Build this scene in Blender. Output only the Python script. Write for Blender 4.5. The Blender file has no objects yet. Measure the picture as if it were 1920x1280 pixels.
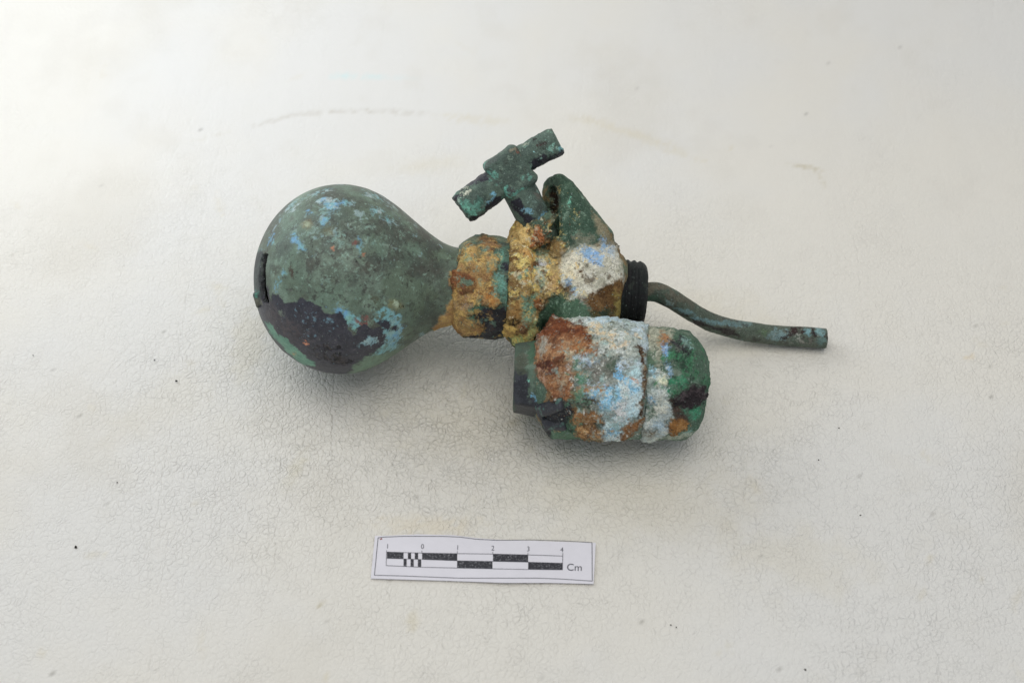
import bpy, math, random
import numpy as np
from mathutils import Vector, Matrix

SC = bpy.context.scene
COL = SC.collection
U = 0.01                     # everything below is thought out in centimetres

# ------------------------------------------------------------------ camera
PITCH = math.radians(50.0)
CAM = np.array([0.0, -29.2, 34.8])
FWD = np.array([0.0, math.cos(PITCH), -math.sin(PITCH)])
RGT = np.array([1.0, 0.0, 0.0])
UPV = np.array([0.0, math.sin(PITCH), math.cos(PITCH)])
cd = bpy.data.cameras.new("camera")
cd.lens = 50; cd.sensor_width = 36; cd.clip_start = 0.01; cd.clip_end = 50
cd.dof.use_dof = True; cd.dof.focus_distance = 0.425; cd.dof.aperture_fstop = 12.0
cam = bpy.data.objects.new("camera", cd); COL.objects.link(cam)
cam.location = Vector(CAM * U); cam.rotation_euler = (math.pi / 2 - PITCH, 0, 0)
SC.camera = cam

# ------------------------------------------------------------------ light
w = bpy.data.worlds.new("World"); SC.world = w; w.use_nodes = True
bg = w.node_tree.nodes["Background"]
bg.inputs[0].default_value = (0.83, 0.89, 1.0, 1); bg.inputs[1].default_value = 0.40
SC.view_settings.view_transform = 'Standard'; SC.view_settings.look = 'None'
SC.view_settings.exposure = 0.06; SC.view_settings.gamma = 1.0

def area(name, loc, target, sx, sy, power, color):
    l = bpy.data.lights.new(name, 'AREA'); l.shape = 'RECTANGLE'; l.size = sx * U; l.size_y = sy * U
    l.energy = power; l.color = color
    o = bpy.data.objects.new(name, l); COL.objects.link(o)
    o.location = Vector(loc) * U
    o.rotation_euler = (Vector(target) - Vector(loc)).to_track_quat('-Z', 'Y').to_euler()
    return o
area("window_light", (-40, 34, 27), (-4, 9, 0), 44, 44, 1.5, (0.88, 0.93, 1.0))
def beam(name, loc, target, deg, power, color):
    l = bpy.data.lights.new(name, 'SPOT'); l.spot_size = math.radians(deg); l.spot_blend = 1.0; l.shadow_soft_size = .06
    l.energy = power; l.color = color
    o = bpy.data.objects.new(name, l); COL.objects.link(o); o.location = Vector(loc) * U
    o.rotation_euler = (Vector(target) - Vector(loc)).to_track_quat('-Z', 'Y').to_euler()
beam("added_sheet_beam", (-30, 22, 52), (-19, 24, 6), 58, 4.4, (0.80, 0.88, 1.0))  # extra spot, added to brighten the sheet at the back left
area("overhead_light", (2, -8, 84), (2, 0, 0), 80, 70, 3.2, (1.0, 0.953, 0.865))

# ------------------------------------------------------------------ pixel helpers (layout only: they give real points in the place)
def ray(px, py):
    d = FWD + RGT * ((px - 960) / 1920 * .72) + UPV * ((640 - py) / 1920 * .72)
    return d / np.linalg.norm(d)
def P(px, py, z):
    d = ray(px, py); return CAM + d * ((z - CAM[2]) / d[2])
def nrm(v):
    v = np.asarray(v, float); return v / np.linalg.norm(v)
def lin(c):
    c = np.asarray(c, float) / 255.0
    return np.where(c <= .04045, c / 12.92, ((c + .055) / 1.055) ** 2.4)
ALB = 1.28
def S(r, g, b):
    c = lin((r, g, b)); g_ = c @ np.array([.3, .59, .11])
    return np.minimum((c * .88 + g_ * .12) * ALB, .82)

# ------------------------------------------------------------------ noise
_rng = np.random.RandomState(7)
_T = _rng.rand(64, 64, 64).astype(np.float32) * 2 - 1
def vnoise(p):
    i = np.floor(p).astype(np.int64); f = (p - i).astype(np.float32)
    f = f * f * f * (f * (f * 6 - 15) + 10)
    a = i & 63; b = (i + 1) & 63
    fx, fy, fz = f[:, 0], f[:, 1], f[:, 2]
    def g(x, y, z): return _T[x, y, z]
    x0, y0, z0 = a.T; x1, y1, z1 = b.T
    c00 = g(x0, y0, z0) * (1 - fx) + g(x1, y0, z0) * fx
    c10 = g(x0, y1, z0) * (1 - fx) + g(x1, y1, z0) * fx
    c01 = g(x0, y0, z1) * (1 - fx) + g(x1, y0, z1) * fx
    c11 = g(x0, y1, z1) * (1 - fx) + g(x1, y1, z1) * fx
    c0 = c00 * (1 - fy) + c10 * fy; c1 = c01 * (1 - fy) + c11 * fy
    return c0 * (1 - fz) + c1 * fz
_R = np.array([[.36, .48, -.8], [-.8, .6, 0], [.48, .64, .6]])
def fbm(p, f, octs=4, gain=.55, seed=0):
    q = np.asarray(p) @ _R.T * f + seed * 13.37
    s = np.zeros(len(q), np.float32); a = 1.0; t = 0
    for _ in range(octs):
        s += a * vnoise(q); t += a; a *= gain; q = q @ _R.T * 2.03 + 5.1
    return s / t * 1.6          # about -1..1
def sstep(a, b, x):
    t = np.clip((x - a) / (b - a), 0, 1); return t * t * (3 - 2 * t)

# ------------------------------------------------------------------ signed distances
def L(v): return np.sqrt((v * v).sum(1))
def smin(a, b, k):
    h = np.clip(.5 + .5 * (b - a) / k, 0, 1); return b * (1 - h) + a * h - k * h * (1 - h)
def smax(a, b, k): return -smin(-a, -b, k)
def cyl(p, a, b, r, rd=.05):
    ax = nrm(b - a); h = np.linalg.norm(b - a) / 2; q = p - (a + b) / 2
    t = q @ ax; rad = L(q - t[:, None] * ax)
    dx = rad - (r - rd); dy = np.abs(t) - (h - rd)
    return np.minimum(np.maximum(dx, dy), 0) + np.sqrt(np.maximum(dx, 0) ** 2 + np.maximum(dy, 0) ** 2) - rd
def cone(p, a, b, ra, rb):          # round cone
    ab = b - a; l2 = ab @ ab; t = np.clip((p - a) @ ab / l2, 0, 1)
    return L(p - a - t[:, None] * ab) - (ra + (rb - ra) * t)
def sph(p, c, r): return L(p - c) - r
def box(p, c, ax, h, rd=.05):
    q = np.abs((p - c) @ np.array(ax).T) - (np.array(h) - rd)
    return L(np.maximum(q, 0)) + np.minimum(q.max(1), 0) - rd
def hexp(p, c, ax, u, apo, rd=.06, n=6):
    q = p - c; v = np.cross(ax, u); d = None
    for k in range(n):
        a = 2 * math.pi * k / n
        e = q @ (math.cos(a) * u + math.sin(a) * v) - apo
        d = e if d is None else smax(d, e, rd)
    return d
def axial(p, o, ax):
    q = p - o; t = q @ ax; return t, L(q - t[:, None] * ax)

# ------------------------------------------------------------------ surface nets
def nets(f, lo, hi, h):
    lo = np.asarray(lo, float); hi = np.asarray(hi, float)
    B = 4
    n = (np.ceil((hi - lo) / (h * B)).astype(int)) * B
    nc = n // B
    g = np.stack(np.meshgrid(*[np.arange(k) for k in nc], indexing='ij'), -1).reshape(-1, 3)
    dc = f(lo + (g + .5) * B * h)
    act = (np.abs(dc) < B * h * 1.35 + .12).reshape(nc)
    D = np.repeat(np.repeat(np.repeat(np.where(dc > 0, 1., -1.).reshape(nc).astype(np.float32), B, 0), B, 1), B, 2)
    M = np.repeat(np.repeat(np.repeat(act, B, 0), B, 1), B, 2)
    idx = np.argwhere(M)
    D[M] = f(lo + (idx) * h)
    s = D < 0
    c = s[:-1, :-1, :-1]; mx = np.zeros(c.shape, np.int8)
    for dx in (0, 1):
        for dy in (0, 1):
            for dz in (0, 1):
                mx += s[dx:dx + c.shape[0], dy:dy + c.shape[1], dz:dz + c.shape[2]]
    cells = np.argwhere((mx > 0) & (mx < 8))
    vid = np.full(c.shape, -1, np.int64); vid[tuple(cells.T)] = np.arange(len(cells))
    acc = np.zeros((len(cells), 3)); cnt = np.zeros(len(cells))
    cor = [(x, y, z) for x in (0, 1) for y in (0, 1) for z in (0, 1)]
    val = {k: D[cells[:, 0] + k[0], cells[:, 1] + k[1], cells[:, 2] + k[2]] for k in cor}
    for i, a in enumerate(cor):
        for b in cor[i + 1:]:
            if sum(abs(a[k] - b[k]) for k in range(3)) != 1: continue
            da, db = val[a], val[b]; m = (da < 0) != (db < 0)
            t = np.where(m, da / np.where(m, da - db, 1), 0)
            acc += m[:, None] * (np.array(a) + t[:, None] * (np.array(b) - np.array(a))); cnt += m
    V = lo + (cells + acc / cnt[:, None]) * h
    F = []
    for ax in range(3):
        o1, o2 = [(1, 2), (2, 0), (0, 1)][ax]
        sl0 = [slice(None)] * 3; sl1 = [slice(None)] * 3
        sl0[ax] = slice(0, -1); sl1[ax] = slice(1, None)
        e = np.argwhere(s[tuple(sl0)] != s[tuple(sl1)])
        ok = (e[:, o1] > 0) & (e[:, o2] > 0) & (e[:, o1] < c.shape[o1]) & (e[:, o2] < c.shape[o2]) & (e[:, ax] < c.shape[ax])
        e = e[ok]
        d1 = np.zeros(3, int); d1[o1] = 1; d2 = np.zeros(3, int); d2[o2] = 1
        q = [vid[tuple((e - k).T)] for k in (d1 * 0, d1, d1 + d2, d2)]
        q = np.stack(q, 1)
        flip = ~s[tuple(e.T)]
        q[flip] = q[flip][:, ::-1]
        F.append(q)
    F = np.concatenate(F); F = F[(F >= 0).all(1)]
    e = .35 * h                                   # pull the points onto the surface
    for _ in range(2):
        d0 = f(V); G = np.stack([(f(V + np.eye(3)[k] * e) - d0) / e for k in range(3)], 1)
        g2 = np.maximum((G * G).sum(1), .25)
        st = np.clip(d0 / g2, -.6 * h, .6 * h)[:, None] * G
        V = V - st
    return V, F

def vnormals(V, F):
    fn = np.cross(V[F[:, 2]] - V[F[:, 0]], V[F[:, 3]] - V[F[:, 1]])
    N = np.zeros_like(V)
    for k in range(3):
        w_ = fn[:, k]
        N[:, k] = sum(np.bincount(F[:, j], w_, len(V)) for j in range(4))
    return N / np.maximum(np.linalg.norm(N, axis=1), 1e-12)[:, None]

# ------------------------------------------------------------------ decals: every patch is anchored at a 3-D point of its surface
C1 = (460, 320, 3.2); C2 = (820, 220, 2.91); C3 = (940, 570, 4.415); C4 = (1130, 460, 4.267)
C6 = (830, 225, 6.4); C7 = (930, 400, 4.925); C8 = (460, 460, 4.925); C0 = (0, 0, 1.0)
PXCM = 1 / 62.0
_HC = {}
def hit(f, px, py):
    k = (id(f), round(px, 2), round(py, 2))
    if k not in _HC: _HC[k] = _hit(f, px, py)
    return _HC[k]
def _hit(f, px, py):
    d = ray(px, py); t = 30.0; best = (9e9, t)
    for _ in range(90):
        s = float(f((CAM + d * t)[None])[0])
        if abs(s) < best[0]: best = (abs(s), t)
        if s < .004: break
        t += max(s * .7, .01)
        if t > 62: t = best[1]; break
    return CAM + d * t
class Paint:
    def __init__(self, f, V, N, base, alpha=.7, wob=0., sk=1., hk=1., wf=6.5):
        self.sk, self.hk = sk, hk
        self.f, self.V, self.N = f, V, N
        if wob:                                   # ragged, grainy outlines at the scale of the corrosion grains
            g_ = np.stack([fbm(V, wf, 4, .7, 70 + k) for k in range(3)], 1)
            self.V = V + wob * g_ + _rng.normal(0, wob * .07, V.shape)
        self.c = base(V, N) if callable(base) else np.tile(base, (len(V), 1))
        self.r = np.full(len(V), alpha); self.h = np.zeros(len(V))
        self.front = sstep(-.25, .1, -(N @ FWD))
    def _put(self, idx, m, col, rough, h, hn):
        p = self.V[idx]; m = m * self.front[idx]
        cols = [np.asarray(x) for x in (col if isinstance(col, (list, tuple)) else [col])]
        c = np.tile(cols[0], (len(idx), 1))
        for k, cc in enumerate(cols[1:]):
            t = sstep(-.3, .4, fbm(p, 2.6 + 3.7 * k, 6, .78, seed=21 + 7 * k))[:, None]
            c = c * (1 - t) + cc * t
        self.c[idx] = self.c[idx] * (1 - m[:, None]) + c * m[:, None]
        if rough is not None: self.r[idx] = self.r[idx] * (1 - m) + rough * m
        if h: self.h[idx] += m * h * self.hk * (1 + .65 * hn * fbm(p, 3.2, 4, .5, seed=5))
    def _m(self, idx, sd, r, amp, soft, dens, seed):
        p = self.V[idx]
        f0 = min(1.1 / max(r, .03), 9.0)
        sd = sd + amp * r * fbm(p, f0, 5, .6, seed) + (.035 + .06 * amp) * fbm(p, 11, 3, .7, seed + 3)
        soft = soft * self.sk; m = sstep(soft, -soft, sd)
        if dens < 1:
            m = m * sstep(-.1, .12, fbm(p, 7.0, 4, .7, seed + 9) + (dens - .5) * 1.5)
        return m
    def blob(self, cr, x, y, rx, ry, col, ang=0, amp=.5, soft=.03, dens=1, rough=None, h=0, hn=.6, op=1, seed=0):
        px, py = cr[0] + x / cr[2], cr[1] + y / cr[2]
        c = hit(self.f, px, py); rx *= PXCM / cr[2]; ry *= PXCM / cr[2]
        q = self.V - c; u = q @ RGT; v = -(q @ UPV); R = max(rx, ry) * (1.6 + amp)
        idx = np.nonzero((np.abs(u) < R) & (np.abs(v) < R) & (np.abs(q @ FWD) < R + .5))[0]
        if not len(idx): return
        a = math.radians(ang); u, v = u[idx], v[idx]
        uu = u * math.cos(a) + v * math.sin(a); vv = -u * math.sin(a) + v * math.cos(a)
        r = min(rx, ry); sd = (np.sqrt((uu / rx) ** 2 + (vv / ry) ** 2) - 1) * r
        self._put(idx, op * self._m(idx, sd, r, amp, soft, dens, seed + int(x * 7 + y) % 97), col, rough, h, hn)
    def poly(self, cr, pts, col, amp=.12, soft=.02, dens=1, rough=None, h=0, hn=.6, op=1, seed=0):
        Q = np.array([hit(self.f, cr[0] + x / cr[2], cr[1] + y / cr[2]) for x, y in pts])
        A = np.stack([Q @ RGT, -(Q @ UPV)], 1); B = np.roll(A, -1, 0)
        u, v = self.V @ RGT, -(self.V @ UPV); mg = amp + .2
        idx = np.nonzero((u > A[:, 0].min() - mg) & (u < A[:, 0].max() + mg) & (v > A[:, 1].min() - mg) & (v < A[:, 1].max() + mg))[0]
        if not len(idx): return
        p = np.stack([u[idx], v[idx]], 1); d = np.full(len(idx), 9e9); ins = np.zeros(len(idx), bool)
        for a, b in zip(A, B):
            e = b - a; w_ = p - a; t = np.clip(w_ @ e / max(e @ e, 1e-12), 0, 1)
            d = np.minimum(d, L(w_ - t[:, None] * e))
            cr_ = ((a[1] > p[:, 1]) != (b[1] > p[:, 1])) & (p[:, 0] < (b[0] - a[0]) * (p[:, 1] - a[1]) / (b[1] - a[1] + 1e-12) + a[0])
            ins ^= cr_
        sd = np.where(ins, -d, d) + amp * fbm(self.V[idx], 3.2, 5, .62, seed + len(pts)) + .35 * amp * fbm(self.V[idx], 13, 3, .7, seed + 5)
        soft = soft * self.sk; m = sstep(soft, -soft, sd)
        if dens < 1: m = m * sstep(-.1, .12, fbm(self.V[idx], 6.0, 4, .7, seed + 9) + (dens - .5) * 1.5)
        self._put(idx, m * op, col, rough, h, hn)
    def scatter(self, cr, x, y, rx, ry, col, thr=.3, f=5, octs=4, soft=.06, rough=None, h=0, seed=0, op=1):
        """speckles of one colour, densest at a point of the surface and thinning out round it"""
        px, py = cr[0] + x / cr[2], cr[1] + y / cr[2]
        c = hit(self.f, px, py); rx *= PXCM / cr[2]; ry *= PXCM / cr[2]
        q = self.V - c; u = q @ RGT / rx; v = q @ UPV / ry
        e = np.exp(-(u * u + v * v)); idx = np.nonzero(e > .03)[0]
        if not len(idx): return
        n = fbm(self.V[idx], f, octs, .62, seed + 40)
        m = sstep(thr - soft, thr + soft, n * 1.0 - (1 - e[idx]) * .55)
        self._put(idx, m * op, col, rough, h, .4)

def grid_mix(V, layers, base):
    c = np.tile(base, (len(V), 1))
    for i, (col, f, lo, hi, op) in enumerate(layers):
        t = (sstep(lo, hi, fbm(V, f, 5, .6, seed=60 + i)) * op)[:, None]
        c = c * (1 - t) + np.asarray(col) * t
    return c

# ------------------------------------------------------------------ objects
def link(o, parent=None):
    COL.objects.link(o)
    if parent is not None: o.parent = parent
    return o
def tag(o, label=None, cat=None, group=None, kind=None):
    for k, v in (("label", label), ("category", cat), ("group", group), ("kind", kind)):
        if v: o[k] = v
    return o
def mesh_obj(name, V, F, mat, parent=None, col=None, smooth=True):
    me = bpy.data.meshes.new(name)
    F = np.asarray(F); k = F.shape[1]
    me.vertices.add(len(V)); me.vertices.foreach_set("co", (np.asarray(V) * U).astype(np.float32).ravel())
    me.loops.add(F.size); me.loops.foreach_set("vertex_index", F.astype(np.int32).ravel())
    me.polygons.add(len(F)); me.polygons.foreach_set("loop_start", np.arange(0, F.size, k, dtype=np.int32))
    me.polygons.foreach_set("use_smooth", np.full(len(F), smooth))
    if col is not None:
        a = me.color_attributes.new("Col", 'FLOAT_COLOR', 'POINT')
        a.data.foreach_set("color", col.astype(np.float32).ravel())
    me.update(calc_edges=True); me.validate()
    me.materials.append(mat)
    return link(bpy.data.objects.new(name, me), parent)

def nodes(m):
    m.use_nodes = True; t = m.node_tree; b = t.nodes["Principled BSDF"]
    def N(kind, **kw):
        n = t.nodes.new(kind)
        for k, v in kw.items():
            if k.startswith("i_"): n.inputs[int(k[2:]) if k[2:].isdigit() else k[2:]].default_value = v
            else: setattr(n, k, v)
        return n
    return t, b, N, t.links.new
def coords(N, lk, s):
    tc = N('ShaderNodeTexCoord'); mp = N('ShaderNodeMapping')
    mp.inputs['Scale'].default_value = (s, s, s); lk(tc.outputs['Object'], mp.inputs['Vector']); return mp.outputs[0]

def patina(name, bump=.012, grain=.22, fine=26, spec=.35, pits=.5):
    """corroded metal: colour and roughness painted on the surface, grain, pits and relief from noise"""
    m = bpy.data.materials.new(name); t, b, N, lk = nodes(m)
    v = coords(N, lk, 100)
    at = N('ShaderNodeAttribute', attribute_name="Col")
    n1 = N('ShaderNodeTexNoise'); n1.inputs['Scale'].default_value = fine; n1.inputs['Detail'].default_value = 5; n1.inputs['Roughness'].default_value = .7
    n2 = N('ShaderNodeTexNoise'); n2.inputs['Scale'].default_value = 6; n2.inputs['Detail'].default_value = 7; n2.inputs['Roughness'].default_value = .65
    for n in (n1, n2): lk(v, n.inputs['Vector'])
    mr = N('ShaderNodeMapRange'); mr.inputs[1].default_value = .3; mr.inputs[2].default_value = .7
    mr.inputs[3].default_value = 1 - grain; mr.inputs[4].default_value = 1 + grain
    lk(n1.outputs[0], mr.inputs[0])
    mr2 = N('ShaderNodeMapRange'); mr2.inputs[1].default_value = .3; mr2.inputs[2].default_value = .7
    mr2.inputs[3].default_value = .84; mr2.inputs[4].default_value = 1.16
    lk(n2.outputs[0], mr2.inputs[0])
    mu = N('ShaderNodeMath', operation='MULTIPLY'); lk(mr.outputs[0], mu.inputs[0]); lk(mr2.outputs[0], mu.inputs[1])
    vm = N('ShaderNodeVectorMath', operation='SCALE'); lk(at.outputs['Color'], vm.inputs[0]); lk(mu.outputs[0], vm.inputs['Scale'])
    # pale salt specks and dark pits
    n3 = N('ShaderNodeTexNoise'); n3.inputs['Scale'].default_value = 17; n3.inputs['Detail'].default_value = 3; lk(v, n3.inputs['Vector'])
    r3 = N('ShaderNodeMapRange'); r3.inputs[1].default_value = .66; r3.inputs[2].default_value = .72; r3.inputs[4].default_value = pits; lk(n3.outputs[0], r3.inputs[0])
    mx = N('ShaderNodeMix', data_type='RGBA'); mx.inputs['B'].default_value = (.33, .42, .38, 1)
    lk(r3.outputs[0], mx.inputs['Factor']); lk(vm.outputs[0], mx.inputs['A'])
    r4 = N('ShaderNodeMapRange'); r4.inputs[1].default_value = .335; r4.inputs[2].default_value = .29; r4.inputs[4].default_value = pits; lk(n3.outputs[0], r4.inputs[0])
    mx2 = N('ShaderNodeMix', data_type='RGBA'); mx2.inputs['B'].default_value = (.02, .018, .016, 1)
    lk(r4.outputs[0], mx2.inputs['Factor']); lk(mx.outputs['Result'], mx2.inputs['A'])
    lk(mx2.outputs['Result'], b.inputs['Base Color']); lk(at.outputs['Alpha'], b.inputs['Roughness'])
    ad = N('ShaderNodeMath', operation='ADD'); lk(n1.outputs[0], ad.inputs[0]); lk(n2.outputs[0], ad.inputs[1])
    bp = N('ShaderNodeBump'); bp.inputs['Strength'].default_value = 1; bp.inputs['Distance'].default_value = bump * U
    lk(ad.outputs[0], bp.inputs['Height']); lk(bp.outputs[0], b.inputs['Normal'])
    b.inputs['Specular IOR Level'].default_value = spec
    return m
M_SMOOTH = patina("smooth_patina", .010, .26, 30, .4, .5)
M_ROUGH = patina("rough_patina", .030, .36, 24, .3, .7)
M_CRUST = patina("mineral_crust", .027, .42, 20, .2, .75)

def build(name, f, lo, hi, h, mat, parent, base, paint=None, alpha=.7, wob=.07, sk=1., hk=1., mott=0.):
    V, F = nets(f, lo, hi, h); N = vnormals(V, F)
    pt = Paint(f, V, N, base, alpha, wob, sk, hk)
    if paint: paint(pt)
    if paint and mott:
        p2 = Paint(f, V, N, base, alpha, wob * 2.6, sk, hk, 4.0); paint(p2)
        k = sstep(.0, .22, fbm(V, 9.0, 4, .75, 91)) * mott
        pt.c = pt.c * (1 - k[:, None]) + p2.c * k[:, None]; pt.r = pt.r * (1 - k) + p2.r * k
    H = pt.h
    V = V + N * H[:, None] if np.ndim(H) else V
    col = np.concatenate([np.clip(pt.c, 0, 1), np.clip(pt.r, .05, 1)[:, None]], 1)
    return mesh_obj(name, V, F, mat, parent, col)

# ================================================================== SHEET
def sheet_z(y):
    y0, R = 8.0, 17.0
    s = y - y0
    amax = math.radians(68)
    return s, y0, R, amax
def build_sheet():
    xs = np.arange(-34, 34.01, .12); ss = np.concatenate([np.arange(-34, -22, .4), np.arange(-22, 62, .12)])
    y0, R, am = 7.0, 24.0, math.radians(64)
    prof = []
    for s in ss:
        d = s - y0
        if d <= 0: prof.append((s, 0.))
        elif d < R * am: prof.append((y0 + R * math.sin(d / R), R * (1 - math.cos(d / R))))
        else:
            e = d - R * am; prof.append((y0 + R * math.sin(am) + e * math.cos(am), R * (1 - math.cos(am)) + e * math.sin(am)))
    prof = np.array(prof)
    X, I = np.meshgrid(xs, np.arange(len(ss)), indexing='ij')
    V = np.stack([X.ravel(), prof[I.ravel(), 0], prof[I.ravel(), 1]], 1)
    fl = np.stack([V[:, 0], ss[I.ravel()], np.zeros(len(V))], 1)
    und = .045 * fbm(fl, .11, 3, .5, 3) + .012 * fbm(fl * [1.6, .5, 1], .5, 3, .5, 4)
    und *= np.clip((np.abs(fl[:, 1]) + np.abs(fl[:, 0]) * .4 - 2) / 8, 0.15, 1)
    V[:, 2] += und - .03
    nx, ny = len(xs), len(ss)
    a = (np.arange(nx - 1)[:, None] * ny + np.arange(ny - 1)[None]).ravel()
    F = np.stack([a, a + ny, a + ny + 1, a + 1], 1)
    def f(p):
        y = p[:, 1]; d = y - y0
        zz = np.where(d <= 0, 0, R - np.sqrt(np.maximum(R * R - np.clip(d, 0, R * .9) ** 2, 0)))
        return (p[:, 2] - zz) * .8
    N = vnormals(V, F)
    pt = Paint(f, V, N, np.array([.795, .765, .69]), .5)
    pt.front[:] = 1
    b = grid_mix(fl, [((.77, .765, .74), .08, -.3, .5, .6), ((.70, .665, .585), .16, .1, .8, .45), ((.72, .69, .62), .7, .2, .9, .3)], np.array([.795, .765, .69]))
    pt.c = b
    W = S(196, 186, 158); T = S(178, 168, 138); DK = S(120, 112, 95)
    def st(x, y, rx, ry, c, ang=0, op=.3, soft=.4, amp=.6, dens=1): pt.blob(C0, x, y, rx, ry, c, ang, amp, soft, dens, op=op)
    for x, y, a_ in ((520, 224, -18), (575, 213, -6), (640, 209, -2), (700, 209, 1), (760, 212, 3)):
        st(x, y, 36, 4, S(150, 138, 112), a_, .24, .07, .7, .75)
    st(400, 255, 30, 4, T, -18, .15, .08, .6, .6)
    for x, y, a_ in ((1110, 228, 14), (1160, 245, 17), (1210, 260, 18), (1260, 280, 22), (860, 222, 5), (910, 226, 5)):
        st(x, y, 36, 9, W, a_, .35, .15, .7, .7)
    st(1505, 312, 24, 3.5, T, 10, .6, .06, .6); st(1535, 330, 16, 3, T, 70, .5, .06)
    st(645, 143, 16, 4, S(160, 210, 215), 0, .4, .16); st(700, 144, 14, 3, S(160, 210, 215), 0, .35, .16); st(745, 146, 26, 3, S(190, 215, 222), 0, .3, .1)
    st(800, 310, 50, 14, W, -8, .3, .3); st(1330, 600, 120, 60, W, 20, .25, .6); st(1190, 940, 210, 60, W, 6, .25, .7)
    st(800, 985, 75, 14, S(205, 188, 150), 0, .32, .16, .6, .8); st(905, 800, 160, 60, W, 0, .25, .6)
    st(555, 880, 9, 26, S(190, 178, 130), 25, .22, .14); st(965, 793, 14, 8, T, 0, .35, .1); st(602, 1130, 4, 8, T, 30, .7, .04)
    st(772, 1162, 10, 12, W, 0, .5, .12); st(1500, 1050, 90, 40, W, 10, .25, .5); st(1820, 670, 8, 4, S(225, 190, 150), 0, .5, .06)
    st(470, 640, 40, 60, W, 0, .25, .3); st(300, 760, 80, 40, W, -30, .15, .4)
    rs = random.Random(11)
    for _ in range(46):
        st(rs.uniform(0, 1920), rs.uniform(60, 1270), rs.uniform(3, 12), rs.uniform(2, 4), W, rs.uniform(0, 180), rs.uniform(.2, .5), .1, .8)
    for _ in range(70):
        st(rs.uniform(0, 1920), rs.uniform(40, 1275), rs.uniform(1.0, 2.0), rs.uniform(.9, 1.7), DK * .5, 0, rs.uniform(.15, .5), .03, .5)
    # the grain is crisp where the sheet lies flat in front and worn or stretched smooth to the sides and up the back
    gr = .15 + .27 * sstep(10, -2, fl[:, 1]) + .22 * fbm(fl, .22, 3, .6, 9)
    gr += .75 * np.exp(-(((fl[:, 0] + .5) / 8) ** 2 + ((fl[:, 1] + 2.5) / 5.0) ** 2))
    gr = np.maximum(gr, .08)
    col = np.concatenate([pt.c, np.clip(gr * .5, .02, 1)[:, None]], 1)
    m = bpy.data.materials.new("white_vinyl"); t, bb, Nn, lk = nodes(m)
    v = coords(Nn, lk, 100)
    at = Nn('ShaderNodeAttribute', attribute_name="Col")
    wn = Nn('ShaderNodeTexNoise'); wn.inputs['Scale'].default_value = 1.3; wn.inputs['Detail'].default_value = 2; wn.inputs['Roughness'].default_value = .5; lk(v, wn.inputs['Vector'])
    ws = Nn('ShaderNodeVectorMath', operation='SUBTRACT'); ws.inputs[1].default_value = (.5, .5, .5); lk(wn.outputs['Color'], ws.inputs[0])
    wx = Nn('ShaderNodeVectorMath', operation='MULTIPLY_ADD'); wx.inputs[1].default_value = (.30, .30, .30); lk(ws.outputs[0], wx.inputs[0]); lk(v, wx.inputs[2])
    wa = Nn('ShaderNodeVectorMath', operation='MULTIPLY'); wa.inputs[1].default_value = (1.0, .9, 1.0); lk(wx.outputs[0], wa.inputs[0])
    hs = []
    for sc, wd, amp in ((2.9, .12, .8), (6.0, .20, 1.0), (10.0, .25, .3)):
        vo = Nn('ShaderNodeTexVoronoi', feature='DISTANCE_TO_EDGE'); vo.inputs['Scale'].default_value = sc
        lk(wa.outputs[0], vo.inputs['Vector'])
        r = Nn('ShaderNodeMapRange', interpolation_type='SMOOTHSTEP'); r.inputs[1].default_value = -.04; r.inputs[2].default_value = wd; r.inputs[3].default_value = -amp; r.inputs[4].default_value = 0
        lk(vo.outputs['Distance'], r.inputs[0])
        mk = Nn('ShaderNodeTexNoise'); mk.inputs['Scale'].default_value = .8 * sc ** .5; mk.inputs['Detail'].default_value = 4; lk(v, mk.inputs['Vector'])
        mr = Nn('ShaderNodeMapRange'); mr.inputs[1].default_value = .3; mr.inputs[2].default_value = .65; mr.inputs[3].default_value = .35; lk(mk.outputs[0], mr.inputs[0])
        mm = Nn('ShaderNodeMath', operation='MULTIPLY'); lk(r.outputs[0], mm.inputs[0]); lk(mr.outputs[0], mm.inputs[1]); hs.append(mm.outputs[0])
    a1 = Nn('ShaderNodeMath', operation='ADD'); lk(hs[0], a1.inputs[0]); lk(hs[1], a1.inputs[1])
    a2 = Nn('ShaderNodeMath', operation='ADD'); lk(a1.outputs[0], a2.inputs[0]); lk(hs[2], a2.inputs[1])
    # long creases running away from the viewer
    sp = Nn('ShaderNodeVectorMath', operation='MULTIPLY'); sp.inputs[1].default_value = (.42, .09, .3); lk(wx.outputs[0], sp.inputs[0])
    vl = Nn('ShaderNodeTexVoronoi', feature='DISTANCE_TO_EDGE'); vl.inputs['Scale'].default_value = 1.0; lk(sp.outputs[0], vl.inputs['Vector'])
    rl = Nn('ShaderNodeMapRange', interpolation_type='SMOOTHSTEP'); rl.inputs[2].default_value = .02; rl.inputs[3].default_value = -.45; rl.inputs[4].default_value = 0; lk(vl.outputs['Distance'], rl.inputs[0])
    a3 = Nn('ShaderNodeMath', operation='ADD'); lk(a2.outputs[0], a3.inputs[0]); lk(rl.outputs[0], a3.inputs[1])
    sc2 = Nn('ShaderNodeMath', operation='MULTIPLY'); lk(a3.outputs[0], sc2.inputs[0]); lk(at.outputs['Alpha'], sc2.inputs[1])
    fn = Nn('ShaderNodeTexNoise'); fn.inputs['Scale'].default_value = 14; fn.inputs['Detail'].default_value = 4; lk(v, fn.inputs['Vector'])
    f2 = Nn('ShaderNodeMath', operation='MULTIPLY_ADD'); f2.inputs[1].default_value = .12; lk(fn.outputs[0], f2.inputs[0]); lk(sc2.outputs[0], f2.inputs[2])
    bp = Nn('ShaderNodeBump'); bp.inputs['Strength'].default_value = .8; bp.inputs['Distance'].default_value = .080 * U
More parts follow.
